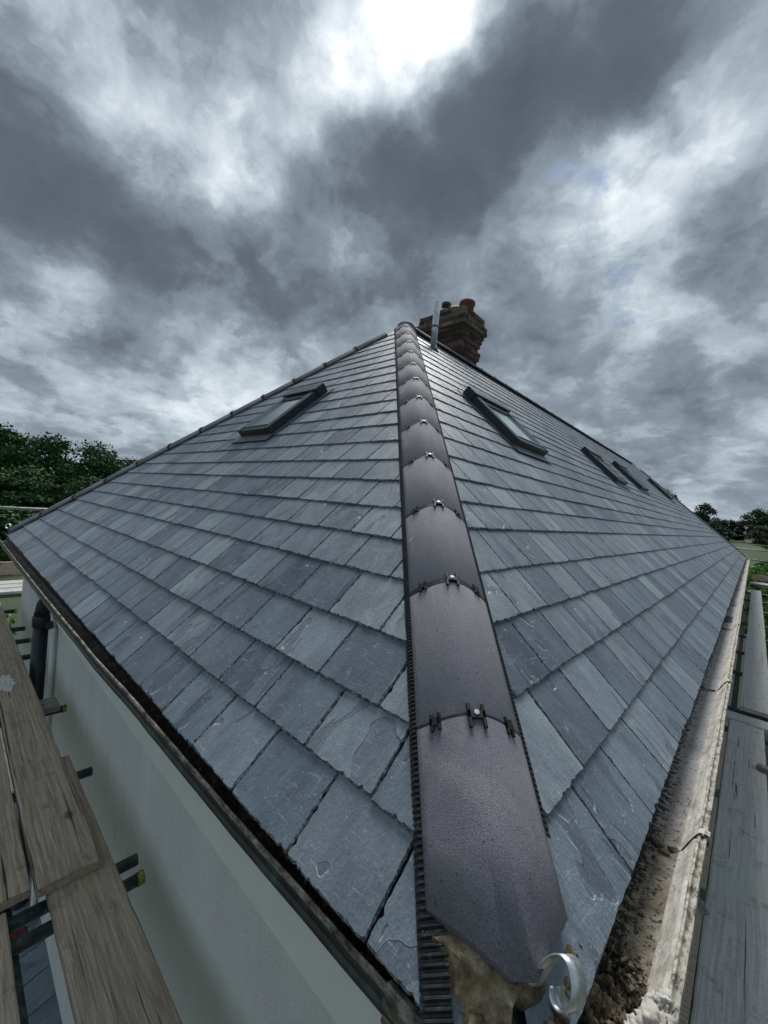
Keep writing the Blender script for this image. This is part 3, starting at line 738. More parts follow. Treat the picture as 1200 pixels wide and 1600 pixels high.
for i in range(len(ipath) - 1):
    p0, p1, p2, p3 = [Vector(ipath[max(0, min(len(ipath) - 1, i + k))]) for k in (-1, 0, 1, 2)]
    for t in (0, .25, .5, .75): fine_.append(.5 * (2 * p1 + (p2 - p0) * t + (2 * p0 - 5 * p1 + 4 * p2 - p3) * t * t + (3 * p1 - p0 - 3 * p2 + p3) * t ** 3))
rows = [[bm.verts.new(p + Vector((.010, -.038, .042)) + inrm * q) for q in (-.032, .0)] for p in fine_]
for A, B in zip(rows, rows[1:]):
    f = bm.faces.new((A[0], A[1], B[1], B[0])); f.smooth = True
o = obj('hip_iron', bm, MAT_STEEL, house); o['label'] = 'galvanised scroll hip iron below the lowest hip tile'
sm = o.modifiers.new('thick', 'SOLIDIFY'); sm.thickness = .003; sm.offset = 0
hip_iron(frame_along((-W + .05, .06, .07), Vector((1, 1, 0)), (-1, 1, 0)), house); hip_iron(frame_along((-.05, L - .05, .07), Vector((-1, -1, 0)), (1, -1, 0)), house)

# ------------------------------------------------------------ roof windows
def roof_window(F, a, w_, d0, h_, sgn):
    x0_ = a if sgn > 0 else -a - w_
    T = F @ Matrix.Translation((x0_, d0, 0)); H = .094
    bm = bmesh.new()
    m_ = .055
    box(bm, (0, 0, .0), (m_, h_ - .10, H), bev=.004); box(bm, (w_ - m_, 0, .0), (w_, h_ - .10, H), bev=.004)
    box(bm, (m_, 0, .0), (w_ - m_, .075, H - .006), bev=.004)
    fr = obj('roof_window', bm, MAT_FRAME); fr.matrix_world = T; fr.parent = house
    bm = bmesh.new(); box(bm, (-.012, h_ - .125, .0), (w_ + .012, h_ + .012, H + .022), bev=.005); child('top_cover', keep(bm, 'top_cover', MAT_FRAME), fr)
    bm = bmesh.new()
    for q in (m_, w_ - m_ - .012): box(bm, (q, .075, .05), (q + .012, h_ - .12, H + .004), bev=.001)
    box(bm, (m_, .062, .05), (w_ - m_, .075, H + .003), bev=.001)
    child('glazing_rim', keep(bm, 'glazing_rim', MAT_RIM), fr)
    bm = bmesh.new(); box(bm, (m_ + .012, .075, .052), (w_ - m_ - .012, h_ - .12, .076)); child('pane', keep(bm, 'pane', MAT_GLASS), fr)
    bm = bmesh.new(); box(bm, (m_ + .012, h_ - .20, .077), (w_ - m_ - .012, h_ - .12, .088), bev=.003); child('vent_flap', keep(bm, 'vent_flap', MAT_FRAME), fr)
    bm = bmesh.new()
    box(bm, (-.07, -.0, .019), (-.002, h_ + .05, .024)); child('side_flashing', keep(bm, 'side_flashing', MAT_LEAD), fr); bm = bmesh.new(); box(bm, (w_ + .002, -.0, .019), (w_ + .07, h_ + .05, .024)); child('side_flashing', keep(bm, 'side_flashing', MAT_LEAD), fr)
    bm = bmesh.new(); box(bm, (-.05, -.11, .024), (w_ + .05, -.002, .029)); child('apron', keep(bm, 'apron', MAT_LEAD), fr)
for q in WIN_L: roof_window(FL, *q, -1)
for q in WIN_R: roof_window(FR, *q, 1)

# ------------------------------------------------------------ flue pipe and chimney
bm = bmesh.new(); fx, fy = -3.105, 3.667
tube(bm, (fx, fy, 2.86), (fx, fy, 3.50), .042, 20, hollow=.85)
flue = obj('flue_pipe', bm, MAT_STEEL, house)
bm = bmesh.new(); tube(bm, (fx, fy, 3.17), (fx, fy, 3.195), .047, 20); child('band', keep(bm, 'band', MAT_LEAD), flue)
bm = bmesh.new(); tube(bm, (fx, fy, 2.84), (fx, fy, 2.93), .075, 18, r2=.046)
child('flashing', keep(bm, 'flashing', MAT_LEAD), flue)

CX1, CX0, CY0, CY1 = -3.60, -4.42, 5.03, 5.58          # chimney stack faces
core = bmesh.new(); prof_off = [.055, .06, .095, .098, .065, .045, .025, .0, .038, .030, 0, 0, 0, 0, 0, 0]
CZT = 4.15; chh = .073
for i, o_ in enumerate(prof_off):
    e = o_ - .010; z1_ = CZT - i * chh
    box(core, (CX0 - e, CY0 - e, z1_ - chh + .0005), (CX1 + e, CY1 + e, z1_ - .004 if i == 0 else z1_ + .0))
chim = obj('chimney', core, MAT_BMORT, house)
BR = {}
def brick_me(l_, wd):
    k = (round(l_, 3), round(wd, 3))
    if k not in BR:
        bm = bmesh.new(); box(bm, (-l_/2, -wd/2, 0), (l_/2, wd/2, chh - .009), bev=.003); BR[k] = keep(bm, 'brick', MAT_BRICK)
    return BR[k]
rb = random.Random(3)
for i, o_ in enumerate(prof_off):
    z = CZT - (i + 1) * chh + .004; X0, X1, Y0, Y1 = CX0 - o_, CX1 + o_, CY0 - o_, CY1 + o_
    def run(a, b, fixed, axis, sgn_, z=z, i=i):
        n = max(1, round((b - a) / (.225 if i % 2 else .225))); first = .5 if i % 2 else 1.
        edges = [a]; x = a + .2225 * first
        while x < b - .06: edges.append(x); x += .2225
        edges.append(b)
        for e0, e1 in zip(edges, edges[1:]):
            ll = e1 - e0 - .009
            if ll < .03: continue
            o = bpy.data.objects.new('brick', brick_me(ll, .10)); C.objects.link(o); o.parent = chim
            cpos = (e0 + e1) / 2
            o.location = (cpos, fixed - sgn_ * .05 + rb.uniform(-.0015, .0015), z) if axis == 'x' else (fixed - sgn_ * .05 + rb.uniform(-.0015, .0015), cpos, z)
            if axis == 'y': o.rotation_euler = (0, 0, math.pi / 2)
            base = (.105, .080, .060) if i < 4 else (.075, .046, .038)
            kf = rb.uniform(.55, 1.6); o.color = (*[c_ * kf for c_ in base], 1)
    run(X0, X1, Y0, 'x', -1); run(Y0 + .103, Y1 - .103, X1, 'y', 1); run(X0, X1, Y1, 'x', 1); run(Y0 + .103, Y1 - .103, X0, 'y', -1)
bm = lump([(-4.0, 5.3, CZT)], .3, 9, .1, 3, (1.5, 1.05, .14)); child('flaunching', keep(bm, 'flaunching', MAT_BMORT), chim)
def pot(x, y, r, h, top=None):
    bm = bmesh.new(); lathe(bm, [(r * .92, 0), (r * .95, h * .8), (r * 1.1, h * .84), (r * 1.1, h), (r * .85, h), (r * .8, h * .3)], (x, y, CZT), 22)
    child('chimney_pot', keep(bm, 'chimney_pot', MAT_TERRA), chim)
    if top == 'cowl':
        bm = bmesh.new(); lathe(bm, [(r * .55, 0), (r * .6, .1), (r * .82, .11), (r * .82, .17), (.001, .18)], (x, y, CZT + h - .02), 20); child('cowl', keep(bm, 'cowl', MAT_FRAME), chim)
        bm = bmesh.new(); lathe(bm, [(r * .9, 0), (r * .9, .02), (r * .4, .035)], (x, y, CZT + h), 20); child('cowl_ring', keep(bm, 'cowl_ring', MAT_STEEL), chim)
    if top == 'cap':
        bm = bmesh.new(); lathe(bm, [(r * 1.15, 0), (r * 1.05, .03), (r * .6, .055), (.001, .065)], (x, y, CZT + h), 20); child('cowl', keep(bm, 'cowl', MAT_STEEL), chim)
pot(-3.80, 5.42, .125, .29); pot(-3.98, 5.35, .115, .17, 'cap'); pot(-4.15, 5.29, .105, .16, 'cowl'); pot(-3.86, 5.20, .095, .10)

# ------------------------------------------------------------ gutters
def wob(t, s_, a=.002): return mn.fractal(Vector((t * 2.3, s_, 1)), .8, 2, 4) * a
# right-hand gutter, along the long side
gut = empty('gutter'); gut.parent = house; gut['label'] = 'pale ogee gutter full of grit along the long eave'
ys = [-.16 + k * .05 for k in range(40)] + [1.9 + k * .25 for k in range(77)]
ys = [y for y in ys if y < L + .1]
def st_r(y): return lambda a, b: (a + wob(y, 3, .003), y, b + wob(y, 9, .004))
bed = [(-.055, -.02), (-.05, -.075), (-.03, -.090), (.02, -.094), (.055, -.09), (.070, -.082)]
bm = bmesh.new(); extrude_profile(bm, bed, [st_r(y) for y in ys]); obj('gutter_bed', bm, MAT_GUT_IN_R, gut)
front = [(.070, -.082), (.078, -.075), (.088, -.055), (.096, -.038), (.104, -.030)]
bm = bmesh.new(); extrude_profile(bm, front, [st_r(y) for y in ys]); obj('gutter_front', bm, MAT_GUT_FRONT, gut)
lip = [(.104, -.030), (.1055, -.024), (.110, -.022), (.113, -.027), (.116, -.029), (.119, -.024), (.124, -.025), (.126, -.032), (.124, -.040)]
bm = bmesh.new(); extrude_profile(bm, lip, [st_r(y) for y in ys]); obj('gutter_lip', bm, MAT_LIP_R, gut)
outr = [(.124, -.040), (.120, -.048), (.112, -.06), (.104, -.085), (.09, -.105), (-.05, -.112), (-.055, -.02)]
bm = bmesh.new(); extrude_profile(bm, outr, [st_r(y) for y in ys]); obj('gutter_outside', bm, MAT_GUT_BLACK, gut)
for y in (.86, 2.45, 4.5, 6.3, 8.4, 10.6, 13, 15.5, 18):                                                     # socket joints
    bm = bmesh.new()
    pr = [(.06, -.088), (.074, -.078), (.086, -.052), (.098, -.030), (.107, -.018), (.118, -.016), (.130, -.022), (.131, -.045), (.118, -.06), (.108, -.09)]
    hw_ = .012 if y < 1 else .022
    rows = extrude_profile(bm, pr, [(lambda a, b, yy=yy: (a, yy + (a - .06) * .5, b + .0015)) for yy in (y - hw_, y + hw_)])
    obj('gutter_joint', bm, MAT_LIP_R if y > 1 else MAT_GUT_FRONT, gut)
    bm = lump([(x_, y - .01 + wob(x_ * 30, y, .03), -.088) for x_ in (-.02, .0, .02, .04, .06)], [.012, .010, .013, .011, .014], int(y * 10), .5, 2, (1.3, 1, .6))
    obj('debris_ridge', bm, MAT_DIRT, gut)
bm = bmesh.new()                                                                                  # dark outlet
box(bm, (-.03, 4.95, -.0925), (.062, 5.35, -.088)); obj('gutter_outlet', bm, MAT_PLASTIC, gut)['label'] = 'black open outlet in the gutter bed'
# end of the gutter at the corner: crusted casting
bm = lump([(.082, .26, -.05), (.098, .30, -.045), (.104, .345, -.035), (.075, .225, -.06), (.10, .24, -.05), (.088, .335, -.05)], [.026, .024, .016, .03, .03, .016], 17, .6, 4, (1, 1.2, .8))
obj('corner_casting', bm, MAT_GUT_FRONT, gut, smooth=True)
bm = lump([(.0, .20, -.045), (-.01, .245, -.03), (.02, .25, -.06), (.045, .27, -.07), (.03, .30, -.075), (.0, .30, -.06), (.055, .33, -.085), (.02, .35, -.088), (-.02, .30, -.02), (-.025, .19, -.01), (.03, .18, -.06), (.06, .22, -.06), (-.01, .38, -.085), (.04, .40, -.092), (-.02, .15, -.02), (.02, .12, -.04), (-.04, .10, -.005), (-.055, .07, .015), (-.03, .275, .03)], [.03, .024, .026, .022, .024, .022, .015, .016, .02, .024, .03, .03, .013, .011, .026, .032, .026, .022, .010], 27, .8, 4)
obj('corner_debris', bm, MAT_DIRT, gut)
# left-hand gutter
gutl = empty('gutter'); gutl.parent = house; gutl['label'] = 'black iron gutter with a flaking lip along the hip end'
xs = [.02 - k * .05 for k in range(50)] + [-2.5 - k * .2 for k in range(23)]
def st_l(x): 
    sh = float(np.interp(-x, (-.1, .25, .5, .77, 1, 1.5, 2.14, 3.4, 6.9), (-.002, -.006, -.013, -.021, -.026, -.034, -.052, -.066, -.085)))
    return lambda a, b: (x, sh + a + wob(x, 5, .003), b + wob(x, 2, .003))
bed = [(.095, .0), (.09, -.075), (.06, -.088), (.03, -.086), (.016, -.07), (.007, -.045), (.004, -.028)]
bm = bmesh.new(); extrude_profile(bm, bed, [st_l(x) for x in xs]); obj('gutter_bed', bm, MAT_GUT_IN_L, gutl)
lip = [(.004, -.028), (.003, -.022), (.000, -.020), (-.004, -.022), (-.006, -.027), (-.006, -.031)]
bm = bmesh.new(); extrude_profile(bm, lip, [st_l(x) for x in xs]); obj('gutter_lip', bm, MAT_LIP, gutl)
outl = [(-.006, -.031), (-.003, -.036), (-.003, -.052), (-.009, -.056), (-.009, -.064), (-.002, -.07), (.008, -.092), (.03, -.1), (.085, -.1), (.095, .0)]
bm = bmesh.new(); extrude_profile(bm, outl, [st_l(x) for x in xs]); obj('gutter_outside', bm, MAT_GUT_BLACK, gutl)
bm = bmesh.new()                                                                                   # union near the corner
pr = [(.012, -.03), (.008, -.016), (-.003, -.012), (-.012, -.018), (-.013, -.035), (-.008, -.06), (-.014, -.07), (.0, -.1)]
extrude_profile(bm, pr, [st_l(x) for x in (-.245, -.235, -.19, -.14, -.10, -.06)]); obj('gutter_union', bm, MAT_LIP, gutl)
# loose grit, moss and slate chips
def chips(name, n, fn, seed, par, lo=.002, hi=.007):
    rnd = random.Random(seed); V, Fc = [], []
    for _ in range(n):
        x, y, z, s_ = fn(rnd); k = len(V); r = rnd.uniform(lo, hi) * s_; a = rnd.random() * 6.3
        pts = [(math.cos(a + q * 2.09) * r * rnd.uniform(.5, 1.5), math.sin(a + q * 2.09) * r * rnd.uniform(.5, 1.5), rnd.uniform(-.2, .3) * r) for q in range(3)] + [(0, 0, r * rnd.uniform(.5, 1.2))]
        V += [(x + p[0], y + p[1], z + p[2]) for p in pts]; Fc += [(k, k+1, k+3), (k+1, k+2, k+3), (k+2, k, k+3)]
    o = obj(name, pyd(name, V, Fc), MAT_CHIPS, par); o['kind'] = 'stuff'; return o
def fr_(r):
    y = r.expovariate(1 / .5) if r.random() < .7 else r.uniform(0, 14)
    x = r.triangular(-.05, .075, -.045); return x, y, -.091 + max(0, (x - .05)) * .5, (1.3 if y < .5 else .8) if y < 4 else 1.2
chips('grit', 2600, fr_, 4, gut, .0010, .0036)
chips('grit', 900, lambda r: (r.uniform(-.03, .07), r.uniform(.12, .42), r.uniform(-.088, -.06), 1.1), 41, gut)
def fl_(r):
    x = -r.uniform(0, 6.6) ** 1.0; return x, float(np.interp(-x, (0, 1, 2.14, 6.9), (-.005, -.026, -.052, -.085))) + r.uniform(.015, .085), -.083, 1.
chips('grit', 1500, fl_, 6, gutl, .002, .006)

# soil pipe beside the wall
bm = bmesh.new(); px, py = -4.38, .068
path = [(px, py, GZ), (px, py, -.42)] + [(px + .02 * k, py + .012 * k, -.42 + .035 * math.sin(k / 6 * 1.57) * 5) for k in range(1, 7)]
sweep(bm, [(px, py, GZ), (px, py, -2), (px, py, -.43)], .055, 20)
pipe = obj('soil_pipe', bm, MAT_PIPE, house)
bm = bmesh.new(); bend = []
for k in range(9):
    t = k / 8 * math.pi * .45; bend.append((px + .16 * (1 - math.cos(t)), py + .02 * k / 8, -.43 + .16 * math.sin(t)))
sweep(bm, bend, .056, 20); child('elbow', keep(bm, 'elbow', MAT_PIPE), pipe)
bm = bmesh.new(); sweep(bm, [(px, py, -.53), (px, py, -.52), (px, py, -.44), (px, py, -.43)], [.058, .064, .064, .058], 20); child('collar', keep(bm, 'collar', MAT_PIPE), pipe)
bm = bmesh.new(); box(bm, (px + .05, py + .02, -.53), (px + .13, py + .07, -.47), bev=.006); child('bracket', keep(bm, 'bracket', MAT_FRAME), pipe)
bm = bmesh.new(); tube(bm, (px + .13, WY - .03, -.52), (px + .13, WY - .03, GZ), .02, 10); obj('waste_pipe', bm, MAT_BAND, house)['label'] = 'slim pale pipe behind the black soil pipe'

# low slated lean-to seen through the gap in the scaffold boards
bm = bmesh.new(); box(bm, (-6.0, -1.0, GZ), (-1.2, .168, -3.4)); lean = obj('lean_to', bm, MAT_RENDER, house)
bm = bmesh.new(); box(bm, (-6.1, -1.1, -3.42), (-1.1, .165, -3.38)); 
rnd = random.Random(2)
V, Fc = [], []
for ci in range(7):
    for k in range(20):
        v, f = slate_mesh(.245, .22, rnd, 5, 3); kx = len(V); ox = -6.1 + k * .25 + (ci % 2) * .125
        V += [(ox + x, -1.1 + ci * .18 + y, -3.38 + (ci * .18 + y) * .30 + z) for x, y, z in v]; Fc += [tuple(i + kx for i in q) for q in f]
obj('lean_to_slates', pyd('lean_to_slates', V, Fc), MAT_SLATE, house)['kind'] = 'stuff'

# ------------------------------------------------------------ scaffold
def board(label, x, y, z, length, width, mat_, axis='x', rot=0., thick=.038, seed=0, group='scaffold boards', hoop=False):
    """board whose top face is at z; starts at (x, y), runs along the axis"""
    rnd = random.Random(seed); n = max(6, int(length / .08)); rows = []; bm = bmesh.new()
    for k in range(n + 1):
        s_ = length * k / n; e0 = abs(rnd.gauss(0, .0014)); e1 = abs(rnd.gauss(0, .0014))
        zz = mn.noise(Vector((s_ * 1.1, seed * 3.7, 0))) * .003
        ea = rnd.uniform(-.004, .004) if k in (0, n) else 0
        pr = [(e0, -.004), (e0 + .006, 0), (width * .33, .0006), (width * .66, -.0005), (width - e1 - .006, 0), (width - e1, -.004), (width - e1, -thick), (e0, -thick)]
        rows.append([bm.verts.new((s_ + ea + (rnd.uniform(-.006, .006) if k in (0, n) else 0), a, b + zz)) for a, b in pr])
    m = 8
    for A, B in zip(rows, rows[1:]):
        for k in range(m): bm.faces.new((A[(k+1) % m], A[k], B[k], B[(k+1) % m]))
    bm.faces.new(rows[0]); bm.faces.new(rows[-1][::-1])
    if axis == 'y': bm.transform(Matrix(((0, 1, 0, 0), (1, 0, 0, 0), (0, 0, 1, 0), (0, 0, 0, 1)))); bmesh.ops.reverse_faces(bm, faces=bm.faces[:])
    o = obj('scaffold_board', bm, mat_); o.location = (x, y, z); o.rotation_euler = (0, 0, rot)
    return tag(o, label, 'scaffold board', group)
def pole(label, a, b, mat_=None, cap=False, r=.0242, group='scaffold tubes'):
    a, b = Vector(a), Vector(b); bm = bmesh.new(); tube(bm, (0, 0, 0), b - a, r, 18, hollow=.84)
    o = obj('scaffold_tube', bm, mat_ or MAT_TUBE); o.location = a
    if cap:
        bm = bmesh.new(); ax = (b - a).normalized(); tube(bm, (b - a) - ax * .022, (b - a) + ax * .004, r + .0025, 18)
        child('end_cap', keep(bm, 'end_cap', MAT_YELLOW), o)
    return tag(o, label, 'scaffold tube', group)
b1 = board('brown scaffold board with a white paint spill, nearest the wall of the upper left pair', -6.6, -.243, -.810, 4.825, .213, MAT_WOOD_L, seed=1)
bm = bmesh.new(); rnd = random.Random(8); pp = []
for k in range(60):
    a = k / 60 * 2 * math.pi; r = .85 + .3 * mn.noise(Vector((math.cos(a) * 2, math.sin(a) * 2, 3))) + rnd.uniform(-.06, .06); pp.append(bm.verts.new((2.664 + .20 * r * math.cos(a) , .068 + .056 * r * math.sin(a), .0046)))
bm.faces.new(pp); child('paint_spill', keep(bm, 'paint_spill', MAT_WHITE), b1)
board('brown scaffold board ending beside the pair with the paint spill, at the left picture edge', -6.6, -.478, -.812, 4.79, .222, MAT_WOOD_L, seed=2)
board('greyish brown scaffold board lowest at left, running under the upper board towards the wall', -2.74, -.208, -.850, 2.9, .226, MAT_WOOD_L, seed=3)
board('grey scaffold board in the bottom left corner of the picture', -1.80, -.552, -.850, 2.0, .226, MAT_WOOD_L, seed=4)
G = 'scaffold tubes pointing at the wall'
for x, ye, cap, lb in ((-1.80, .115, False, 'dark scaffold tube end just above the lowest yellow-capped tube, pointing at the wall'),
                       (-1.69, .105, True, 'yellow-capped scaffold tube nearest the camera, pointing at the wall'),
                       (-2.60, .105, False, 'dark scaffold tube end halfway between the timber block and the nearest tubes'),
                       (-3.50, .125, True, 'yellow-capped scaffold tube under the timber block'),
                       (-4.75, .115, False, 'dark scaffold tube passing behind the soil pipe'),
                       (-5.25, .125, True, 'green scaffold tube with yellow cap beyond the soil pipe'),
                       (-5.70, .115, False, 'short dark scaffold tube end between two yellow-capped ones'),
                       (-6.50, .110, True, 'farthest yellow-capped scaffold tube by the wall')):
    pole(lb, (x, -1.35, -.914), (x, ye, -.914), None, cap, group=G)
pole('long thin dark scaffold tube running beneath the boards at bottom left', (-6.5, -.318, -.963), (-1.0, -.318, -.963), None)
bm = bmesh.new(); box(bm, (-.17, -.12, 0), (.02, .12, .035), bev=.004)
tb = obj('timber_block', bm, MAT_TIMBER); tb.location = (-3.44, -.04, -.888); tag(tb, 'grey timber offcut lying on the tube below the soil pipe', 'timber offcut')
bm = bmesh.new(); box(bm, (-.03, -.03, -.03), (.03, .03, .03), bev=.008); tube(bm, (0, 0, 0), (.06, 0, .02), .009, 8)
cp = obj('scaffold_coupler', bm, MAT_RED); cp.location = (-1.72, -.30, -.925); tag(cp, 'rusty red scaffold coupler between the boards at bottom left', 'coupler')
# far left end
for k, (xx, lb) in enumerate(((-7.35, 'pale scaffold board laid crosswise beyond the far left corner, nearest one'), (-7.62, 'pale scaffold board laid crosswise beyond the far left corner, middle one'), (-7.89, 'pale scaffold board laid crosswise beyond the far left corner, farthest one'))):
    board(lb, xx, -1.3, -.80, 2.6, .225, MAT_WOOD_R, 'y', seed=20 + k)
tbd = board('brown toe board standing on edge beyond the far left corner', -8.16, -1.3, -.56, 2.6, .038, MAT_WOOD_L, 'y', thick=.2, seed=30)
pole('grey guard rail at the far left below the trees', (-8.1, -2.0, .26), (-8.1, 1.6, .26), MAT_TUBE_G)
pole('dark scaffold tube below the crosswise boards at far left', (-7.3, -1.6, -.90), (-7.3, .6, -.90))
# right-hand side
board('long pale grey scaffold board beside the gutter, far half', .178, 4.62, -.80, 4.0, .228, MAT_WOOD_R, 'y', rot=-.004, seed=5)
board('grey scaffold board beyond the long one, by the far gutter', .20, 8.64, -.80, 3.9, .228, MAT_WOOD_R, 'y', rot=-.004, seed=6)
board('farthest grey scaffold board beside the long gutter', .215, 12.56, -.80, 3.9, .228, MAT_WOOD_R, 'y', rot=-.003, seed=7)
board('wide scratched grey scaffold board in the bottom right corner', .122, .2, -.80, 3.97, .222, MAT_WOOD_R, 'y', rot=0., seed=8)
board('scaffold board at the right picture edge beside the scratched one', .352, .1, -.80, 3.2, .225, MAT_WOOD_R, 'y', seed=9)
board('short board laid crosswise between the two right-hand boards', .05, 4.22, -.806, .9, .20, MAT_WOOD_R, 'x', seed=10)
for k, yy in enumerate((1.05, 1.9, 2.9, 4.1, 4.68, 6.1, 7.3, 8.6, 10.0, 12.0, 14.0, 16.0, 18.5)):
    pole(('first', 'second', 'third', 'fourth', 'fifth', 'sixth', 'seventh', 'eighth', 'ninth', 'tenth', 'eleventh', 'twelfth', 'last')[k] + ' scaffold tube crossing under the right-hand boards, counted from the near corner', (-.05, yy, -.87), (1.5, yy, -.87), MAT_TUBE_G if k < 3 else None, group='tubes under the right-hand boards')
pole('dark ledger tube running beneath the right-hand boards', (.14, -.6, -.925), (.14, 19.5, -.925), None)
for k, (xx, lb) in enumerate(((-.12, 'board of the lower scaffold lift, added to darken the gap beside the gutter'), (.115, 'added middle board of the lower scaffold lift below the right-hand boards'), (.35, 'added outer board of the lower scaffold lift below the right-hand boards'))):
    board(lb, xx, .5, -2.75, 19, .225, MAT_WOOD_L, 'y', seed=50 + k, group='added boards of the lower lift')  # lower lift added so the gap looks dark instead of showing lit ground
bm = bmesh.new(); box(bm, (0, 0, 0), (.28, .05, .028), bev=.003)
bt = obj('timber_batten', bm, MAT_TIMBER); bt.location = (.288, 3.33, -.795); bt.rotation_euler = (0, 0, -.25); tag(bt, 'small pale batten lying on the right-hand boards', 'batten')
bm = bmesh.new(); box(bm, (0, 0, 0), (.11, .014, .03), bev=.002)
bt = obj('timber_wedge', bm, MAT_TIMBER); bt.location = (.06, 1.42, -.56); bt.rotation_euler = (0, .9, .4); tag(bt, 'pale wooden wedge sticking up between gutter and scratched board', 'wedge')
pole('dark blue scaffold standard at the right picture edge', (.62, 6.9, GZ), (.62, 6.9, .05), MAT_PIPE, r=.03)
pole('grey guard rail across the far right end of the scaffold', (-.9, 22.4, .30), (2.5, 22.4, .30), MAT_TUBE_G)
pole('dark lower rail across the far right end of the scaffold', (-.4, 22.4, -.12), (2.5, 22.4, -.12))
board('brown toe board standing on edge at the far right end', .22, 19.9, -.55, 1.2, .038, MAT_WOOD_L, 'x', thick=.2, seed=31)
for k in range(3):
    board(('nearest', 'middle', 'farthest')[k] + ' of the boards laid crosswise at the far right end', .2, 18.9 + .27 * k, -.80, 1.1, .225, MAT_WOOD_R, 'x', seed=32 + k)

# ------------------------------------------------------------ trees
def crown_mesh(seed, nblob=46, per=150, leafs=.26, shape='round'):
    rs = np.random.RandomState(seed); V, Fc = [], []
    cs = []
    for _ in range(nblob):
        while True:
            p = rs.uniform(-1, 1, 3)
            if math.hypot(p[0], p[1]) < (1 - max(0, p[2]) ** 2) ** .5 and p[2] > -.98: break
        if shape == 'cone':
            zz = (p[2] + 1) / 2; p[:2] *= (1.05 - zz) * 1.0
        cs.append((p * np.array((.82, .82, .84)), rs.uniform(.17, .34) * (1 if shape == 'round' else .7)))
    for c_, r in cs:
        n = rs.randn(per, 3); n /= np.linalg.norm(n, axis=1)[:, None]; n[:, 2] = np.abs(n[:, 2]) * .9 + n[:, 2] * .1 + rs.uniform(-.55, .1, per)
        pos = c_ + n * r * rs.uniform(.75, 1.12, per)[:, None]
        a = rs.randn(per, 3); a /= np.linalg.norm(a, axis=1)[:, None]
        b = np.cross(a, n + rs.randn(per, 3) * .6); b /= np.linalg.norm(b, axis=1)[:, None] + 1e-9
        s_ = leafs * .1 * rs.uniform(.6, 1.3, per)[:, None]
        for q, (p, u, v_) in enumerate(zip(pos, a * s_, b * s_)):
            k = len(V); V += [tuple(p - u), tuple(p + v_ * .7), tuple(p + u), tuple(p - v_ * .7)]; Fc.append((k, k+1, k+2, k+3))
    return pyd('crown', V, Fc)
CR = {}
def tree(name, label, cat, x, y, h, r, seed, mat_, group, base=None, low=.12, shape='round', leafs=.26, nblob=60, per=170):
    z0 = gz(x, y) if base is None else base
    t = empty(name, (x, y, z0)); tag(t, label, cat, group)
    rnd = random.Random(seed); bm = bmesh.new(); th_ = h * .022 + .03
    sweep(bm, [(0, 0, -.3), (.1, 0, h * .2), (-.05, .1, h * .45), (.1, 0, h * .7), (0, 0, h * .88)], [th_ * 1.3, th_, th_ * .8, th_ * .5, th_ * .15], 8)
    for k in range(7):
        a = rnd.random() * 6.28; z = h * rnd.uniform(.25, .7); q = r * rnd.uniform(.5, .85)
        sweep(bm, [(0, 0, z), (math.cos(a) * q * .5, math.sin(a) * q * .5, z + h * .08), (math.cos(a) * q, math.sin(a) * q, z + h * .2)], [th_ * .45, th_ * .3, th_ * .1], 6)
    obj('trunk', bm, MAT_BARK, t)
    key = (seed % 4, shape, leafs, nblob, mat_.name)
    if key not in CR:
        CR[key] = crown_mesh(seed % 4 + 50, nblob, per, leafs, shape); CR[key].materials.append(mat_)
    c_ = bpy.data.objects.new('crown', CR[key]); C.objects.link(c_); c_.parent = t
    c_.location = (0, 0, h * (low + 1) / 2); c_.scale = (r, r, h * (1 - low) / 2); c_.rotation_euler = (0, 0, rnd.random() * 6.28)
    return t
GL = 'oaks of the wood on the left'
for k, (x, y, h, r, lb) in enumerate((
    (-84.4, -10.5, 12.5, 6.5, 'dark green oak at the left picture edge, leftmost of the wood'),
    (-85, 1.5, 14.3, 6.0, 'tallest dark oak of the left wood, its top twigs against the clouds'),
    (-80, 8.5, 13.0, 5.2, 'broad dark oak right of the tallest one in the left wood'),
    (-77.5, 15.0, 12.0, 4.8, 'rounded green oak in the middle of the left wood'),
    (-76, 20.5, 10.0, 4.3, 'lower green oak where the left wood drops towards the roof'),
    (-75, 25.0, 8.6, 3.6, 'low bushy oak at the right end of the left wood, just above the hip'),
    (-73, 0.0, 8.0, 5.0, 'short dark oak in front of the tallest one'),
    (-70, 7.0, 7.2, 4.6, 'bushy short oak low in front of the left wood'),
    (-68, 13.5, 6.6, 4.2, 'small oak in front, near where the roof edge hides the wood'))):
    tree('oak_tree', lb, 'tree', x, y, h, r * 1.25, k + 1, MAT_LEAF_D, GL, low=-.02, leafs=.34, nblob=85, per=230)
GR = 'trees beyond the field on the right'
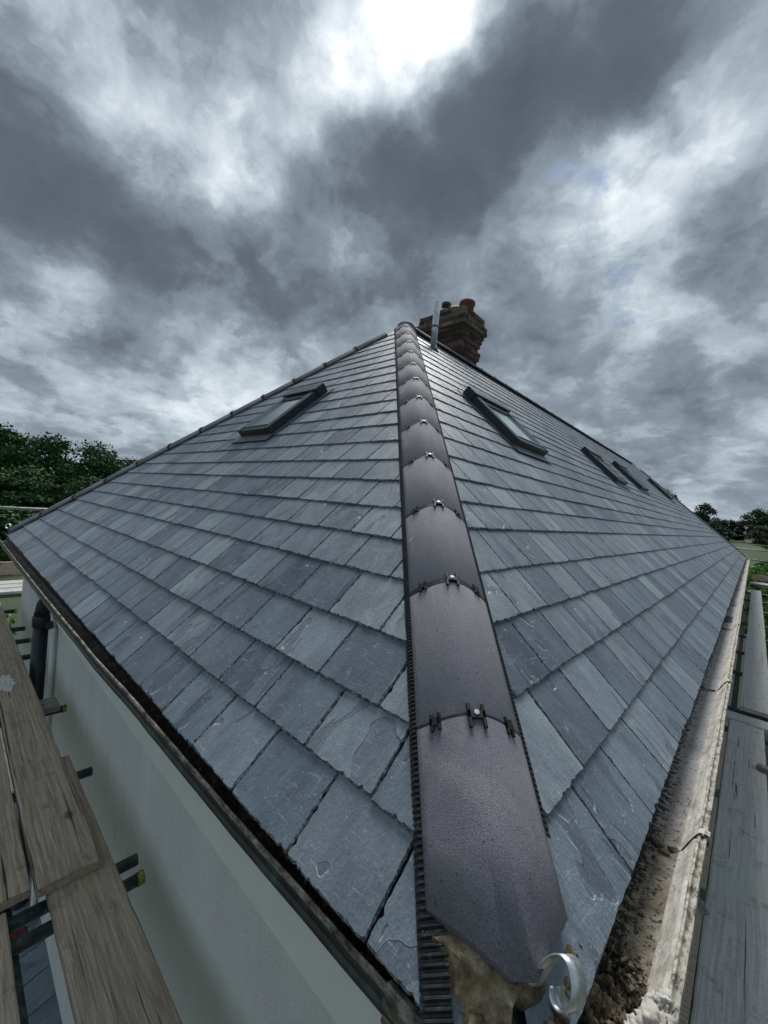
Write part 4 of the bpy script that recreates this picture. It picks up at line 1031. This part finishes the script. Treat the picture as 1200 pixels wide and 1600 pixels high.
for k, (x, y, h, r, sh, lb) in enumerate((
    (-17.5, 126, 12.0, 4.2, 'round', 'dark spreading tree rising just over the roof edge on the right'),
    (-12.4, 118, 7.6, 2.2, 'cone', 'small pointed dark conifer behind the far roof edge'),
    (-9.0, 122, 8.4, 3.6, 'round', 'round dark tree right of the pointed conifer'),
    (-4.2, 128, 5.6, 3.0, 'round', 'low bushy tree in the dip of the far tree line'),
    (.6, 126, 8.2, 4.2, 'round', 'large dark tree with a flat crown at the right of the field'),
    (6.2, 124, 9.2, 5.0, 'round', 'tallest dark tree of the far line at the right picture edge'),
    (-6.5, 112, 4.0, 3.4, 'round', 'low dark bush under the round tree'),
    (2.8, 112, 4.6, 4.0, 'round', 'wide dark bush in front of the large flat crowned tree'),
    (11.5, 118, 8.4, 5.0, 'round', 'dark tree just outside the right picture edge'))):
    tree('broadleaf_tree' if sh == 'round' else 'conifer_tree', lb, 'tree', x, y, h, r, k + 3, MAT_LEAF_F, GR, low=-.02, shape=sh, leafs=.42, nblob=70, per=150)
GS = 'bright shrubs beyond the scaffold end'
for k, (x, y, h, r, lb) in enumerate(((-1.6, 34, 5.2, 2.4, 'bright green shrub behind the far right corner of the roof'), (2.0, 35, 5.3, 2.6, 'bright green shrub right of the roof corner, behind the guard rail'), (.8, 28.0, 4.9, 1.7, 'lower bright green shrub nearest the far end of the gutter'), (3.2, 29, 4.9, 1.9, 'bright leafy shrub at the right picture edge below the rail'))):
    tree('shrub', lb, 'shrub', x, y, h, r, k + 2, MAT_LEAF_B, GS, low=-.02, leafs=.75, nblob=80, per=170, base=GZ)
for k, (x, y, h, r, lb) in enumerate(((-34, -4, 4.6, 3.4, 'dark hedge shrub under the far left guard rail, at the picture edge'), (-36, 2.5, 4.4, 3.2, 'dark hedge shrub under the far left guard rail, beside the roof corner'), (-24, -3.5, 3.4, 2.6, 'low dark shrub behind the crosswise boards at far left'))):
    tree('shrub', lb, 'shrub', x, y, h, r, k + 5, MAT_LEAF_D, 'dark shrubs at far left', low=-.02, leafs=.6, nblob=80, per=170)
tree('small_bush', 'small dark bush standing alone in the pale field', 'bush', 2.6, 88, 2.2, 1.3, 5, MAT_LEAF_F, None, low=-.02, leafs=.4, nblob=46, per=120)
for k, (x, y, lb) in enumerate(((-14, -1.2, 'green shrub below the crosswise boards at far left'), (-12.5, -.2, 'reddish green shrub by the wall corner at far left'))):
    tree('shrub', lb, 'shrub', x, y, 3.2, 1.3, k + 6, MAT_LEAF_B, GS + ' and wall', low=-.02, leafs=.5, nblob=46, per=130)
